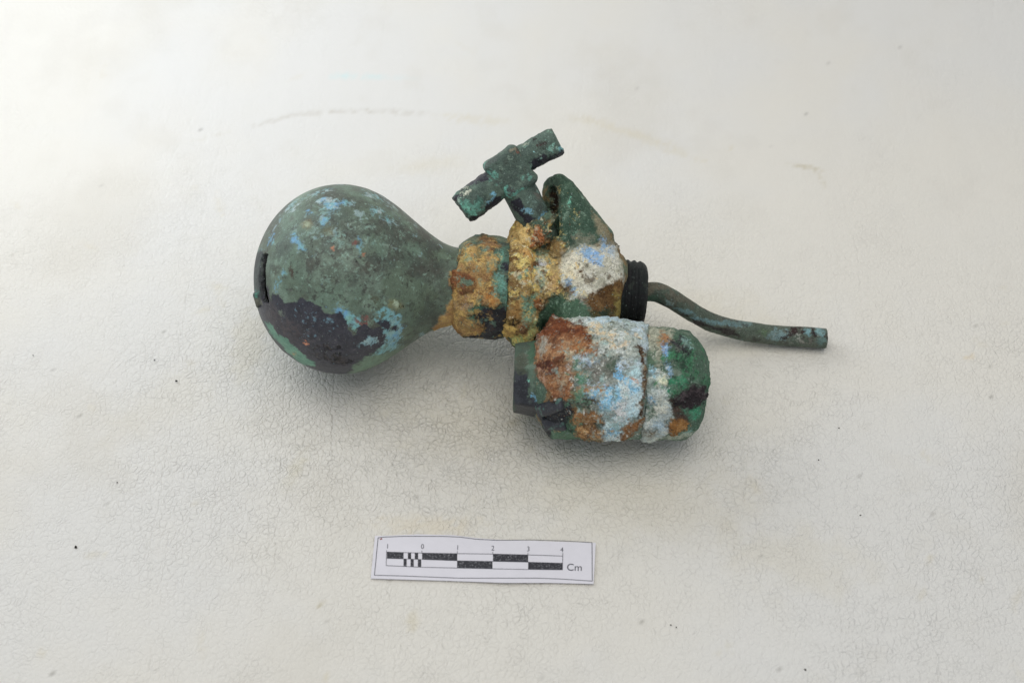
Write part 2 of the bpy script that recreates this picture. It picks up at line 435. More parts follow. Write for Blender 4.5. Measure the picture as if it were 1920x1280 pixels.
    lk(f2.outputs[0], bp.inputs['Height']); lk(bp.outputs[0], bb.inputs['Normal'])
    # creases tinted darker: groove shade painted in along with dirt
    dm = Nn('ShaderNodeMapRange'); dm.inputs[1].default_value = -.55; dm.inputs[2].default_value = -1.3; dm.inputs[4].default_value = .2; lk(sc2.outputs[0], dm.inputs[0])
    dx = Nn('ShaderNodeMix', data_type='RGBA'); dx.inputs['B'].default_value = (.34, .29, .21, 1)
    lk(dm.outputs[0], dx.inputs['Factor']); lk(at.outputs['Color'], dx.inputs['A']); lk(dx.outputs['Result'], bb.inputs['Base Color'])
    bb.inputs['Roughness'].default_value = .62; bb.inputs['Specular IOR Level'].default_value = .25
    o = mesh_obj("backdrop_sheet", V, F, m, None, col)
    tag(o, kind="structure"); return o
build_sheet()

# ================================================================== THE VALVE
A0 = P(640, 524, 2.93); A1 = P(1187, 553, 2.45); AX = nrm(A1 - A0)
K = 1 / 63.3                                  # cm per photo pixel along the axis
def along(px):                                # point of the axis under a given photo column
    t0, t1 = 0., 1.
    q = lambda t: A0 + (A1 - A0) * t
    for _ in range(40):
        t = (t0 + t1) / 2; v = q(t) - CAM; x = 960 + (v @ RGT) / (v @ FWD) * 1920 / .72
        if x < px: t0 = t
        else: t1 = t
        if t > .999 and x < px: t1 = 2.
    return q((t0 + t1) / 2)
VU = nrm(UPV - (UPV @ AX) * AX); VF = np.cross(VU, AX)   # across the axis: up in the picture, and towards the viewer
if VF @ FWD > 0: VF = -VF
root = bpy.data.objects.new("corroded_valve", None); link(root)
root.location = (0, 0, 0)
tag(root, "corroded green bronze valve with round bulb, tee handle and bent pipe on white vinyl", "valve")

OCH = S(178, 146, 80); OCB = S(150, 110, 60); OCD = S(96, 70, 40); OCL = S(192, 158, 92); GT = S(96, 150, 132); GRN = S(74, 98, 82)
# ---- bulb
_px = np.array([0, 7, 39, 70, 101, 132, 164, 189, 210, 228, 260]) * K
_pr = np.array([182, 182.5, 177.5, 165.5, 146, 122, 98, 82, 74, 72, 72]) * K
_tt = np.linspace(0, _px[-1], 400); _rr = np.interp(_tt, _px, _pr)
_kk = np.exp(-np.linspace(-2, 2, 61) ** 2); _kk /= _kk.sum()
_rr = np.convolve(np.pad(_rr, 30, mode='edge'), _kk, 'valid')
def bulb_out(p):
    t, rad = axial(p, A0, AX)
    ea, eb = 165 * K, float(_rr[0])
    k0 = np.sqrt((t / ea) ** 2 + (rad / eb) ** 2); k1 = np.sqrt((t / ea ** 2) ** 2 + (rad / eb ** 2) ** 2)
    de = k0 * (k0 - 1) / np.maximum(k1, 1e-6)
    dp = np.maximum((rad - np.interp(t, _tt, _rr)) * .85, t - _tt[-1])
    return np.where(t < 0, de, dp)
SLOT = hit(bulb_out, 491, 521)
LIP = hit(bulb_out, 484, 560)
SD = nrm(VF * .97 - AX * .25)
def bulb_f(p):
    d = bulb_out(p) + .012 * fbm(p, .55, 2)
    t = (p - A0) @ AX
    d = smin(d, cone(p, LIP - VU * .22 - AX * .0, LIP + VU * .10 - AX * .04, .05, .12), .04)
    d = np.maximum(d, -np.maximum(d + .16, t + 1.3))
    sl = box(p, SLOT, (AX, VU, VF), (.35, .70, .19), .03) + .03 * fbm(p, 5, 3)
    return np.maximum(d, -sl)
G1 = S(96, 118, 100); G2 = S(74, 82, 70); G3 = S(116, 138, 120); G4 = S(70, 66, 58); TQ = S(112, 168, 172); BL = S(98, 154, 190)
PB = S(160, 178, 178); DKP = S(48, 50, 60); DKB = S(44, 43, 48); BRN = S(92, 78, 74); GL = S(96, 140, 118); OR = S(205, 130, 90)
def bulb_paint(p):
    p.scatter(C1, 980, 560, 300, 480, [S(72, 70, 62), S(66, 74, 66)], thr=-.25, f=1.1, octs=5, soft=.3, op=.75)
    p.scatter(C1, 600, 240, 520, 200, [S(76, 84, 74), S(70, 78, 72)], thr=-.1, f=1.3, octs=5, soft=.3, op=.6)
    p.scatter(C1, 620, 720, 420, 160, [S(118, 140, 122), S(104, 124, 106)], thr=-.1, f=1.4, octs=5, soft=.25, op=.75)
    p.scatter(C1, 1050, 750, 200, 260, [S(84, 100, 78)], thr=-.1, f=1.4, octs=5, soft=.25, op=.6)
    p.scatter(C1, 550, 250, 420, 190, [S(150, 176, 178), S(120, 160, 170)], thr=.36, f=3.4, soft=.1, op=.6)
    p.scatter(C1, 400, 330, 300, 200, [S(132, 160, 150)], thr=.42, f=8, soft=.1, op=.5, seed=3)
    p.scatter(C1, 640, 560, 560, 420, [S(138, 172, 152), S(120, 150, 136)], thr=.46, f=9, soft=.1, op=.55, seed=4)
    p.scatter(C1, 640, 560, 560, 420, [S(56, 56, 50)], thr=.42, f=8, soft=.07, op=.7, seed=8)
    p.scatter(C1, 850, 500, 420, 380, [S(60, 62, 54)], thr=.3, f=4, soft=.15, op=.5, seed=9)
    for x, y, rx, ry, a in ((520, 190, 75, 22, 5), (500, 215, 45, 20, 0), (430, 135, 60, 14, -18), (280, 215, 60, 22, -42), (800, 165, 30, 12, 30), (790, 245, 26, 20, 20), (870, 305, 24, 12, 25), (735, 140, 30, 10, 30), (885, 215, 18, 8, 40)):
        p.blob(C1, x, y, rx, ry, [PB, TQ], a, .75, .03, .6, seed=2, op=.85)
    for x, y, rx, ry, a in ((515, 205, 34, 22, 20), (470, 310, 26, 16, -60), (540, 240, 14, 8, 0), (690, 450, 8, 26, 0), (150, 420, 14, 26, 20), (195, 680, 10, 24, 25), (230, 610, 10, 11, 0), (400, 250, 22, 8, 0), (455, 175, 16, 9, 0), (590, 190, 14, 8, 0), (300, 400, 10, 26, -20), (90, 480, 10, 8, 0), (330, 450, 50, 10, 40)):
        p.blob(C1, x, y, rx, ry, [BL, TQ], a, .7, .03, .7, seed=5, op=.85)
    for x, y, rx, ry, a in ((750, 425, 40, 20, -25), (550, 545, 22, 16, 0), (560, 405, 60, 34, 10), (860, 450, 26, 18, 0), (760, 340, 24, 14, 0), (640, 330, 40, 12, 20), (445, 240, 30, 12, 0)):
        p.blob(C1, x, y, rx, ry, [S(140, 160, 142), S(120, 158, 146)], a, .8, .03, .55, seed=6, op=.65)
    p.blob(C1, 370, 322, 32, 26, S(120, 110, 70), 0, .3, .05, op=.6); p.blob(C1, 368, 325, 15, 14, S(140, 150, 120), 0, .3, .02)
    p.blob(C1, 895, 810, 34, 34, S(128, 128, 84), 0, .35, .06, op=.6); p.blob(C1, 895, 800, 14, 20, S(160, 178, 150), 20, .4, .02)
    p.blob(C1, 500, 365, 26, 26, S(104, 98, 60), 0, .4, .06, op=.5); p.blob(C1, 770, 760, 14, 22, S(70, 66, 44), 0, .5, .03, op=.7)
    p.blob(C1, 670, 545, 10, 10, S(30, 28, 26), 0, .5, .02, h=-.02); p.blob(C1, 278, 610, 10, 26, S(70, 52, 42), -10, .5, .02, op=.8)
    p.blob(C1, 710, 499, 9, 9, S(190, 100, 60), 0, .3, .02); p.blob(C1, 528, 468, 6, 10, S(190, 120, 85), 0, .3, .02); p.blob(C1, 660, 430, 9, 9, S(110, 70, 60), 0, .4, .02)
    p.blob(C1, 1060, 985, 11, 13, S(140, 175, 185), 0, .2, .015); p.blob(C1, 1060, 985, 5, 7, S(110, 130, 110), 0, .2, .015)
    # lower right turquoise fringe
    p.blob(C1, 880, 960, 50, 100, [BL * .8 + TQ * .2, TQ, S(130, 165, 160)], 15, .55, .03, .8); p.blob(C1, 830, 870, 50, 40, TQ, 0, .6, .03, .6)
    p.blob(C1, 590, 855, 55, 28, [BL, TQ], 40, .5, .03, .8); p.blob(C1, 640, 900, 36, 60, [S(120, 170, 150), TQ], -30, .6, .03, .6); p.blob(C1, 820, 1080, 80, 30, [S(110, 150, 140), TQ], -30, .7, .04, .5)
    p.blob(C1, 700, 900, 30, 24, S(122, 78, 70), 0, .6, .03, .8)
    p.poly(C1, [(100, 800), (100, 640), (128, 690), (150, 770), (165, 735), (215, 745), (240, 790), (290, 790), (330, 775), (400, 785), (450, 815), (480, 850), (520, 865), (555, 845), (590, 880), (610, 930), (640, 985), (670, 985), (665, 945), (700, 925), (740, 935), (760, 955), (800, 945), (830, 960), (850, 1000), (830, 1040), (790, 1080), (740, 1110), (690, 1140), (660, 1170), (620, 1230), (520, 1240), (400, 1230), (300, 1170), (220, 1080), (150, 990), (100, 900), (75, 840)],
           [DKP, S(46, 46, 52), S(60, 60, 68)], .07, .012, rough=.42, h=-.012, hn=.2)
    p.blob(C1, 840, 925, 36, 24, [DKP], 25, .4, .012, rough=.45); p.blob(C1, 900, 940, 14, 12, [DKP], 0, .5, .012)
    p.blob(C1, 745, 1020, 50, 20, [S(120, 160, 168), S(150, 175, 172)], -20, .8, .015, .7); p.blob(C1, 210, 850, 20, 14, S(100, 112, 100), 20, .7, .015)
    p.blob(C1, 270, 960, 100, 40, [S(84, 76, 76), S(66, 60, 62)], 40, .6, .08, .8, rough=.6, op=.8); p.blob(C1, 160, 860, 40, 60, S(72, 66, 68), 0, .6, .06, .7, op=.7)
    p.blob(C1, 520, 1110, 90, 50, [S(28, 26, 27), S(80, 74, 72)], 15, .6, .02, .6, rough=.7, h=-.02)
    p.scatter(C1, 430, 930, 160, 130, [S(110, 150, 165)], thr=.5, f=9, soft=.05, op=.6, seed=12)
    p.scatter(C1, 400, 1000, 300, 200, [S(84, 80, 84)], thr=.46, f=7, soft=.08, op=.5, seed=13)
    p.poly(C1, [(118, 905), (168, 925), (190, 980), (250, 1015), (290, 1060), (350, 1105), (405, 1150), (420, 1178), (330, 1150), (260, 1100), (195, 1030), (140, 965)], [GL, S(112, 156, 132)], .05, .012, rough=.65)
    p.blob(C1, 362, 1040, 11, 9, OR, 0, .4, .012); p.blob(C1, 286, 1096, 11, 5, S(190, 145, 85), 15, .4, .012)
    p.poly(C2, [(60, 850), (100, 860), (120, 1000), (120, 1200), (20, 1160), (-40, 1150), (0, 1100), (50, 1060), (85, 960)], [OCH, OCB, S(158, 120, 72)], .07, .02, h=.06, hn=.9, rough=.9)
    # dull end round the slot, lip
    p.poly(C1, [(84, 480), (112, 500), (112, 540), (98, 560), (100, 640), (98, 760), (84, 790), (60, 800), (30, 700), (40, 500)], [S(58, 62, 62), S(74, 82, 78)], .03, .015, rough=.6)
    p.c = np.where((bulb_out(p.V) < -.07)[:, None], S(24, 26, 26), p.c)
    p.blob(C1, 66, 735, 12, 16, [S(70, 130, 112)], 0, .6, .02, .7); p.blob(C1, 75, 790, 28, 20, [S(92, 92, 80), S(110, 112, 96)], 0, .5, .03)
    p.poly(C1, [(660, 1165), (740, 1110), (820, 1100), (900, 1080), (980, 1050), (900, 1130), (780, 1185), (640, 1225)], [S(104, 132, 108), S(96, 116, 96)], .06, .03)
def bulb_base(V, N):
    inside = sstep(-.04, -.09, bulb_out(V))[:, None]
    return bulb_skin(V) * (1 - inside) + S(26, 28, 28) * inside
def bulb_skin(V):
    return grid_mix(V, [(G2, .8, -.2, .6, .7), (G3, 1.3, .1, .8, .6), (S(84, 96, 78), 2.2, 0, .6, .5), (G4, 1.9, .25, .7, .5), (S(116, 142, 126), 6, .3, .8, .3)], G1)
build("bulb", bulb_f, A0 - 3.1, A0 + [4.3, 3.1, 3.1], .027, M_SMOOTH, root, bulb_base, bulb_paint, .47, .06, 1.5)

# ---- collar nut
NB = along(857); NE = along(953); NM = (NB + NE) / 2
_nl = np.linalg.norm(NE - NB)
def nut_f(p):
    t, rad = axial(p, NB, AX)
    prof = np.interp(t, [0, .12, .48, _nl - .35, _nl - .05, _nl], [1.22, 1.34, 1.60, 1.60, 1.50, 1.34])
    d = np.maximum((rad - prof) * .9, np.maximum(-t, t - _nl))
    a = math.radians(8); u = math.cos(a) * VF + math.sin(a) * VU
    d = smax(d, hexp(p, NM, AX, u, 1.47, .08), .08)
    return d + .03 * fbm(p, 1.6, 4)
def nut_paint(p):
    p.scatter(C2, 240, 700, 240, 160, [S(104, 116, 98), S(128, 128, 100)], thr=-.1, f=1.8, soft=.2, op=.7)
    p.poly(C2, [(245, 640), (300, 655), (340, 700), (300, 740), (240, 700), (220, 660)], [OCB, OCD], .07, .03, h=.03)
    p.poly(C2, [(120, 780), (150, 720), (200, 715), (230, 760), (330, 750), (330, 830), (300, 880), (330, 950), (345, 1010), (310, 1040), (240, 1010), (200, 1020), (190, 1060), (255, 1120), (240, 1170), (150, 1190), (60, 1160), (-20, 1140), (40, 1080), (80, 960), (65, 860), (120, 840)], [OCH, OCB, S(158, 120, 72)], .10, .03, h=.07, hn=.9, rough=.9)
    p.poly(C2, [(60, 850), (130, 840), (190, 870), (200, 930), (140, 960), (80, 930)], [S(150, 92, 44), S(118, 74, 44)], .08, .03, h=.04, rough=.9)
    p.blob(C2, 165, 775, 36, 36, [OCL, S(170, 150, 80)], 0, .5, .04, h=.02); p.blob(C2, 270, 800, 50, 30, [S(176, 152, 96), OCH], 0, .6, .04, .7); p.blob(C2, 150, 1000, 50, 30, [S(150, 128, 112), OCH], 0, .7, .04, .6); p.blob(C2, 300, 960, 26, 50, [S(176, 118, 48)], 20, .5, .04, .8)
    p.blob(C2, 335, 920, 34, 70, [GT, S(110, 160, 150)], 5, .6, .03, .7); p.blob(C2, 345, 760, 24, 40, GT, 10, .6, .03, .6); p.blob(C2, 205, 1050, 22, 60, S(72, 130, 108), 20, .5, .03, .8)
    p.poly(C2, [(200, 1060), (290, 1040), (370, 1035), (390, 1080), (370, 1170), (330, 1230), (250, 1230), (160, 1210), (150, 1185), (240, 1170), (262, 1125), (200, 1090)], [S(38, 38, 42), S(52, 52, 60)], .05, .015, rough=.42)
    p.blob(C2, 370, 815, 26, 30, S(46, 46, 56), 0, .5, .03); p.blob(C2, 385, 885, 12, 14, S(40, 44, 50), 0, .4, .02)
    p.scatter(C2, 200, 950, 170, 260, [S(214, 176, 92), S(196, 156, 76)], thr=.24, f=5.5, soft=.1, op=.75, seed=21); p.scatter(C2, 200, 950, 170, 260, [S(92, 64, 36)], thr=.32, f=6.5, soft=.1, op=.75, seed=22)
    p.scatter(C2, 220, 860, 170, 240, [S(116, 152, 132), S(96, 132, 112)], thr=.34, f=4.5, soft=.1, op=.7, seed=23)
    p.blob(C2, 190, 655, 60, 24, [S(70, 92, 82)], -20, .5, .05, op=.6)
build("collar_nut", nut_f, NM - 2.0, NM + 2.0, .027, M_ROUGH, root, lambda V, N: grid_mix(V, [(S(84, 120, 102), 2, 0, .5, .7), (S(58, 64, 58), 1.2, .1, .6, .7), (OCH, 1.6, .3, .6, .5)], GRN), nut_paint, .75, .07, 1.5, 1.4, .6)

# ---- valve body
FL = along(969); B0 = along(985); B1 = along(1158); BC = along(1100) + VF * .15
SB = P(1003, 414, 4.15)                       # where the stem enters the body
HB = P(956, 322, 5.25); SDIR = nrm(HB - SB)   # hub centre and stem direction
BAR_R = P(1045, 264, 5.95); BAR_L = P(866, 393, 4.55)
HT = P(1046, 352, 4.75)                       # top of the hood
HM = P(1082, 455, 3.4)
def PD(px, py, dep):
    d = ray(px, py); return CAM + d * (dep / (d @ FWD))
D0 = (SB - CAM) @ FWD
HT = PD(1047, 351, D0 + .10)
_q = PD(1047, 392, D0 - .40); _r = PD(1017, 352, D0 + .55); _e2 = PD(1054, 345, D0) - PD(1041, 440, D0)
CUTN = nrm(np.cross(_r - _q, _e2)); CUTN = CUTN if CUTN[0] < 0 else -CUTN
BARC = P(1150, 716, 1.86)                     # barrel centre
BDIR = nrm(P(1300, 724, 1.80) - P(1000, 712, 1.86))
def body_f(p):
    d = cyl(p, B0 - AX * .2, B1, 1.22, .12)
    d = smin(d, cyl(p, FL - AX * .26, FL + AX * .28, 1.52, .16), .18)
    d = smin(d, sph(p, BC + VU * .28, 1.20), .3)
    d = smin(d, sph(p, along(1128) + VU * .30 + VF * .1, .98), .25)
    hood = cone(p, HM, HT, 1.10, .40)
    hood = smin(hood, cone(p, P(1108, 446, 3.3), PD(1058, 356, D0), .62, .34), .15)
    hood = smin(hood, cone(p, HM + FWD * .3, PD(1036, 356, D0 + .45), .9, .40), .15)
    hood = smin(hood, cone(p, PD(1048, 450, D0 - .3), PD(1044, 365, D0), .55, .42), .15)
    hood = smax(hood, (p - _q) @ CUTN, .06)
    hood = smax(hood, -cone(p, PD(1036, 366, D0 + .14), PD(1034, 412, D0 - .08), .25, .31), .05)
    d = smin(d, hood, .22)
    # collar round the stem on the far left
    d = smin(d, cone(p, P(985, 500, 3.0), P(994, 428, 3.9), .75, .45), .2)
    # crust tongue down to the left of the barrel
    d = smin(d, cone(p, P(965, 600, 2.2), P(978, 632, 2.0), .45, .36), .2)
    d = smin(d, cone(p, P(985, 600, 2.6), P(990, 648, 2.0), .5, .18), .2)
    # neck that carries the barrel
    d = smin(d, cone(p, BC + VF * .2 - AX * .35, BARC - BDIR * .6 + UPV * .9, .98, .92), .1)
    # bore of the stem
    bo = SB + RGT * .24; bore = cyl(p, bo - SDIR * .75, bo + SDIR * 4, .66, .1) + .03 * fbm(p, 2, 3)
    cut = np.maximum(bore, -(p - SB) @ SDIR - .7)
    d = smax(d, -cut, .05)
    for x, y, r in ((1008, 430, .30), (1026, 416, .24), (996, 446, .30), (1034, 404, .16), (1018, 440, .26)):
        d = smin(d, sph(p, PD(x, y, D0 - .42), r) + .06 * fbm(p, 4.5, 3), .08)
    return d + .035 * fbm(p, 1.1, 4) + .016 * fbm(p, 4, 3)
IV = S(196, 194, 172); IVY = S(204, 186, 138); YE = S(194, 160, 82); BGR = S(52, 84, 64); OR1 = S(158, 98, 52); BRD = S(82, 56, 32); SKY = S(134, 172, 204)
def body_paint(p):
    # yellow crust round the flange
    p.poly(C7, [(40, 210), (170, 130), (200, 20), (330, 130), (470, 220), (500, 250), (600, 250), (640, 640), (560, 740), (420, 780), (390, 1000), (400, 1090), (250, 1260), (60, 1080), (100, 900), (130, 300)], [S(176, 146, 82), S(200, 174, 106), S(152, 120, 66)], .12, .05, h=.05, hn=1., rough=.92)
    p.poly(C7, [(135, 330), (250, 380), (270, 520), (260, 700), (230, 820), (240, 980), (110, 990), (100, 900), (130, 600)], [S(124, 98, 56), S(150, 122, 74)], .1, .05, rough=.95)
    p.blob(C7, 200, 460, 55, 110, [S(92, 66, 30), S(124, 94, 50)], 0, .6, .06, .7); p.blob(C7, 190, 900, 50, 80, [S(150, 112, 56)], 0, .6, .06, .8)
    p.poly(C7, [(230, 110), (300, 120), (330, 180), (320, 260), (290, 350), (230, 290), (215, 200)], [S(198, 164, 92), S(210, 180, 110)], .05, .03, rough=.8)
    p.blob(C7, 200, 90, 34, 80, [S(172, 140, 74), S(150, 118, 60)], 10, .4, .04)
    p.blob(C7, 390, 210, 90, 80, [S(180, 112, 60), S(150, 84, 46)], -20, .6, .03, h=.07, hn=1.2, rough=.95)
    p.blob(C7, 305, 380, 40, 110, [S(206, 160, 84), S(176, 128, 60)], 0, .6, .04, h=.02); p.blob(C7, 305, 330, 22, 20, S(236, 200, 110), 0, .5, .02); p.blob(C7, 326, 348, 12, 20, S(60, 150, 96), 0, .4, .02)
    p.blob(C7, 300, 560, 30, 120, [S(188, 132, 58), S(150, 112, 60)], 0, .6, .04, .7)
    p.blob(C7, 430, 400, 60, 110, [S(150, 160, 130), S(120, 142, 116), S(170, 150, 96)], 15, .6, .05, .8)
    p.blob(C7, 420, 560, 70, 110, [S(196, 186, 146), S(176, 164, 120), S(160, 172, 160)], 0, .6, .06, h=.02); p.blob(C7, 355, 510, 18, 36, S(120, 160, 150), 0, .6, .03); p.blob(C7, 430, 480, 30, 24, S(176, 178, 180), 0, .6, .03)
    p.blob(C7, 335, 680, 50, 36, [S(230, 190, 100), S(206, 156, 76)], 0, .5, .04, h=.03); p.blob(C7, 560, 620, 70, 90, [S(160, 124, 72), S(176, 146, 100)], 0, .6, .06)
    p.blob(C7, 560, 310, 80, 90, [S(148, 118, 66), S(124, 98, 54)], -10, .4, .05, h=.04, rough=.95)
    p.blob(C7, 540, 470, 50, 80, [S(172, 152, 100), S(150, 130, 84)], 0, .6, .06)
    p.blob(C7, 300, 870, 60, 130, [S(110, 150, 124), S(84, 118, 92)], 12, .5, .04, .8); p.blob(C7, 385, 850, 50, 60, [S(176, 112, 54), S(140, 88, 44)], 20, .5, .03, h=.04, rough=.95)
    p.blob(C7, 150, 1060, 80, 60, [S(200, 166, 78), S(168, 132, 70)], 0, .5, .04, h=.04); p.blob(C7, 250, 1060, 50, 60, [S(128, 92, 60)], 0, .6, .05, .8); p.blob(C7, 230, 1190, 80, 60, [S(170, 184, 116), S(140, 170, 110), S(196, 170, 80)], 20, .6, .04)
    p.blob(C7, 330, 1060, 34, 70, [S(140, 170, 120), S(196, 186, 104)], 10, .6, .03); p.blob(C7, 320, 1190, 50, 30, [S(206, 142, 52), S(170, 104, 40)], -30, .5, .03, h=.04)
    p.blob(C7, 390, 1150, 50, 50, [S(110, 64, 34), S(80, 44, 26)], 0, .5, .04); p.blob(C7, 180, 1000, 50, 16, S(50, 38, 22), 15, .5, .03, h=-.05)
    # smooth green hood
    p.poly(C2, [(560, 370), (650, 290), (720, 330), (850, 505), (905, 660), (880, 680), (840, 660), (760, 640), (720, 690), (600, 650), (640, 560), (670, 470), (665, 380)], [S(62, 86, 68), S(76, 102, 82), S(50, 76, 60)], .05, .03, rough=.6)
    p.poly(C2, [(610, 410), (640, 366), (658, 392), (660, 465), (640, 530), (618, 520), (618, 450)], [S(40, 31, 24), S(56, 40, 28)], .02, .02, rough=.8)
    p.scatter(C2, 740, 520, 160, 160, [S(124, 152, 130)], thr=.42, f=8, soft=.05, op=.7, seed=2); p.blob(C2, 722, 470, 8, 12, S(110, 190, 160), 0, .3, .02)
    p.poly(C2, [(850, 515), (915, 600), (960, 690), (985, 720), (930, 720), (900, 670), (860, 600)], [S(128, 122, 96), S(158, 150, 122)], .05, .04, h=.03, rough=.95); p.blob(C2, 960, 720, 36, 40, [S(118, 100, 72), S(84, 72, 52)], 0, .5, .04, h=.05)
    p.blob(C2, 800, 670, 60, 40, [S(122, 124, 104), S(98, 108, 88)], 15, .6, .05, .8)
    # white lime patch
    p.poly(C7, [(600, 370), (690, 320), (820, 300), (960, 300), (1080, 290), (1130, 420), (1160, 620), (1080, 700), (940, 720), (880, 830), (800, 820), (720, 740), (640, 640), (600, 540)], [S(190, 186, 166), S(170, 168, 146), S(200, 198, 182)], .12, .11, h=.03, hn=.7, rough=.95)
    p.blob(C7, 720, 520, 100, 170, [S(214, 206, 180), S(204, 198, 176)], 5, .4, .10, h=.03); p.blob(C7, 690, 580, 34, 60, [S(218, 196, 152)], 0, .5, .05, op=.7)
    p.blob(C7, 900, 410, 80, 60, [S(120, 164, 210), S(150, 180, 206)], 20, .6, .03, .8); p.blob(C7, 985, 300, 24, 60, SKY, 0, .5, .03, .8); p.blob(C7, 820, 360, 70, 40, [SKY], 0, .6, .03, .6); p.blob(C7, 690, 670, 30, 90, [SKY, S(150, 170, 180)], -35, .5, .03, .8); p.blob(C7, 1060, 380, 40, 50, [S(170, 186, 196)], 0, .6, .04, .7)
    p.scatter(C7, 950, 620, 220, 120, [S(96, 76, 48), S(60, 46, 30)], thr=.22, f=6, soft=.12, op=.75, seed=6); p.scatter(C7, 900, 560, 260, 200, [S(96, 92, 76)], thr=.46, f=8, soft=.06, op=.8, seed=7)
    p.poly(C7, [(760, 780), (880, 740), (960, 680), (1070, 640), (1160, 600), (1180, 760), (1160, 1010), (1060, 980), (960, 970), (880, 960), (860, 880), (820, 830)], [S(88, 60, 30), S(58, 42, 26), S(112, 84, 46)], .08, .05, rough=.95)
    p.blob(C7, 1130, 880, 40, 110, [S(138, 122, 60), S(110, 96, 48)], 0, .5, .05); p.blob(C7, 990, 930, 90, 50, [S(40, 52, 38), S(70, 66, 34)], 0, .6, .05)
    for cx, cy in ((230, 560), (430, 620), (400, 300)):
        p.scatter(C7, cx, cy, 260, 330, [S(222, 190, 104), S(206, 168, 84)], thr=.26, f=5.5, soft=.1, op=.75, seed=21); p.scatter(C7, cx, cy, 260, 330, [S(96, 68, 36), S(78, 56, 34)], thr=.34, f=6.5, soft=.1, op=.75, seed=22)
        p.scatter(C7, cx, cy, 240, 300, [S(112, 150, 128), S(96, 132, 112)], thr=.36, f=4.5, soft=.1, op=.7, seed=23); p.scatter(C7, cx, cy, 240, 300, [S(214, 204, 168)], thr=.42, f=8, soft=.08, op=.7, seed=24)
    # neck, smooth green
    p.poly(C7, [(380, 1080), (370, 1000), (420, 900), (490, 800), (560, 760), (640, 770), (760, 790), (840, 860), (870, 950), (700, 1000), (560, 1000), (440, 1100)], [S(58, 88, 66), S(48, 74, 56), S(72, 98, 76)], .04, .025, rough=.55)
    p.scatter(C7, 600, 860, 200, 110, [S(130, 160, 138)], thr=.42, f=8, soft=.05, op=.7, seed=2)
    p.blob(C7, 660, 780, 30, 22, [S(180, 166, 130), S(120, 104, 70)], 10, .4, .02, h=.04); p.blob(C7, 680, 710, 30, 40, [S(120, 96, 60)], 0, .6, .04, h=.03)
build("valve_body", body_f, P(1060, 520, 2.5) - [2.6, 2.6, 2.3], P(1060, 520, 2.5) + [2.2, 2.9, 3.2], .027, M_CRUST, root,
      lambda V, N: grid_mix(V, [(S(140, 108, 62), 1.3, 0, .5, .8), (S(88, 112, 92), 1.8, .15, .6, .7)], S(72, 92, 76)), body_paint, .85, .07, 1.4, 1.5, .75)

# ---- threaded ring and pipe
RA = along(1150); RB = P(1206, 555, 2.40); RX = nrm(RB - RA); _rl = np.linalg.norm(RB - RA)
def ring_f(p):
    t, rad = axial(p, RA, RX)
    tt = np.linspace(-.1, _rl, 240); s = _rl - tt
    prof = 1.045 - .026 * (1 - np.cos((s - .16) * 2 * math.pi / .2)) * (s > .16) * (s < .76) + .02 * (s >= .16) - .0 * s
    prof = np.where(s < .16, 1.045 - .10 * ((.16 - s) / .16) ** 2.0, prof)
    d = np.maximum((rad - np.interp(t, tt, prof)) * .8, np.maximum(-t, t - _rl))
    hole = cyl(p, RB - RX * .1, RB + RX * .5, .78, .04)
    return smax(d, -hole, .04) + .012 * fbm(p, 2, 3)
build("threaded_ring", ring_f, (RA + RB) / 2 - 1.35, (RA + RB) / 2 + 1.35, .025, M_ROUGH, root,
      lambda V, N: grid_mix(V, [(S(32, 36, 34), 2, 0, .5, .7), (S(22, 32, 28), 1.2, .1, .6, .7), (S(54, 62, 52), 4, .45, .8, .5)], S(20, 21, 22)), None, .55)
PC = [(1196, 549, 2.42), (1212, 547, 2.42), (1233, 548.5, 2.36), (1259, 560, 2.15), (1282, 575, 1.80), (1306, 590, 1.42), (1334, 604, 1.02), (1364, 613.5, .70), (1400, 621, .46), (1458, 628, .36), (1505, 631.5, .34), (1550, 634, .335)]
PP = np.array([P(*q) for q in PC])
_c = []
for i in range(len(PP) - 1):
    p0, p1, p2, p3 = PP[max(i - 1, 0)], PP[i], PP[i + 1], PP[min(i + 2, len(PP) - 1)]
    for t in np.linspace(0, 1, 14, endpoint=False):
        _c.append(.5 * (2 * p1 + (p2 - p0) * t + (2 * p0 - 5 * p1 + 4 * p2 - p3) * t * t + (3 * p1 - p0 - 3 * p2 + p3) * t ** 3))
_c.append(PP[-1]); PCV = np.array(_c)
PEND = PP[-1]; PED = nrm(PP[-1] - PP[-2])
def pipe_f(p):
    best = np.full(len(p), 9e9); tb = np.zeros(len(p))
    for i in range(0, len(PCV) - 1, 2):
        a, b = PCV[i], PCV[min(i + 2, len(PCV) - 1)]; e = b - a
        t = np.clip((p - a) @ e / (e @ e), 0, 1); q = p - a - t[:, None] * e; dd = (q * q).sum(1)
        m = dd < best; best = np.where(m, dd, best); tb = np.where(m, (i + 2 * t) / len(PCV), tb)
    dist = np.sqrt(best)
    r = .295 + .03 * sstep(.5, .95, tb)
    d = dist - r
    end = (p - PEND) @ PED
    d = smax(d, end, .04)
    d = smax(d, -np.maximum(dist - r + .075, -(end + .8)), .03)
    return d + .022 * fbm(p, 1.1, 4)
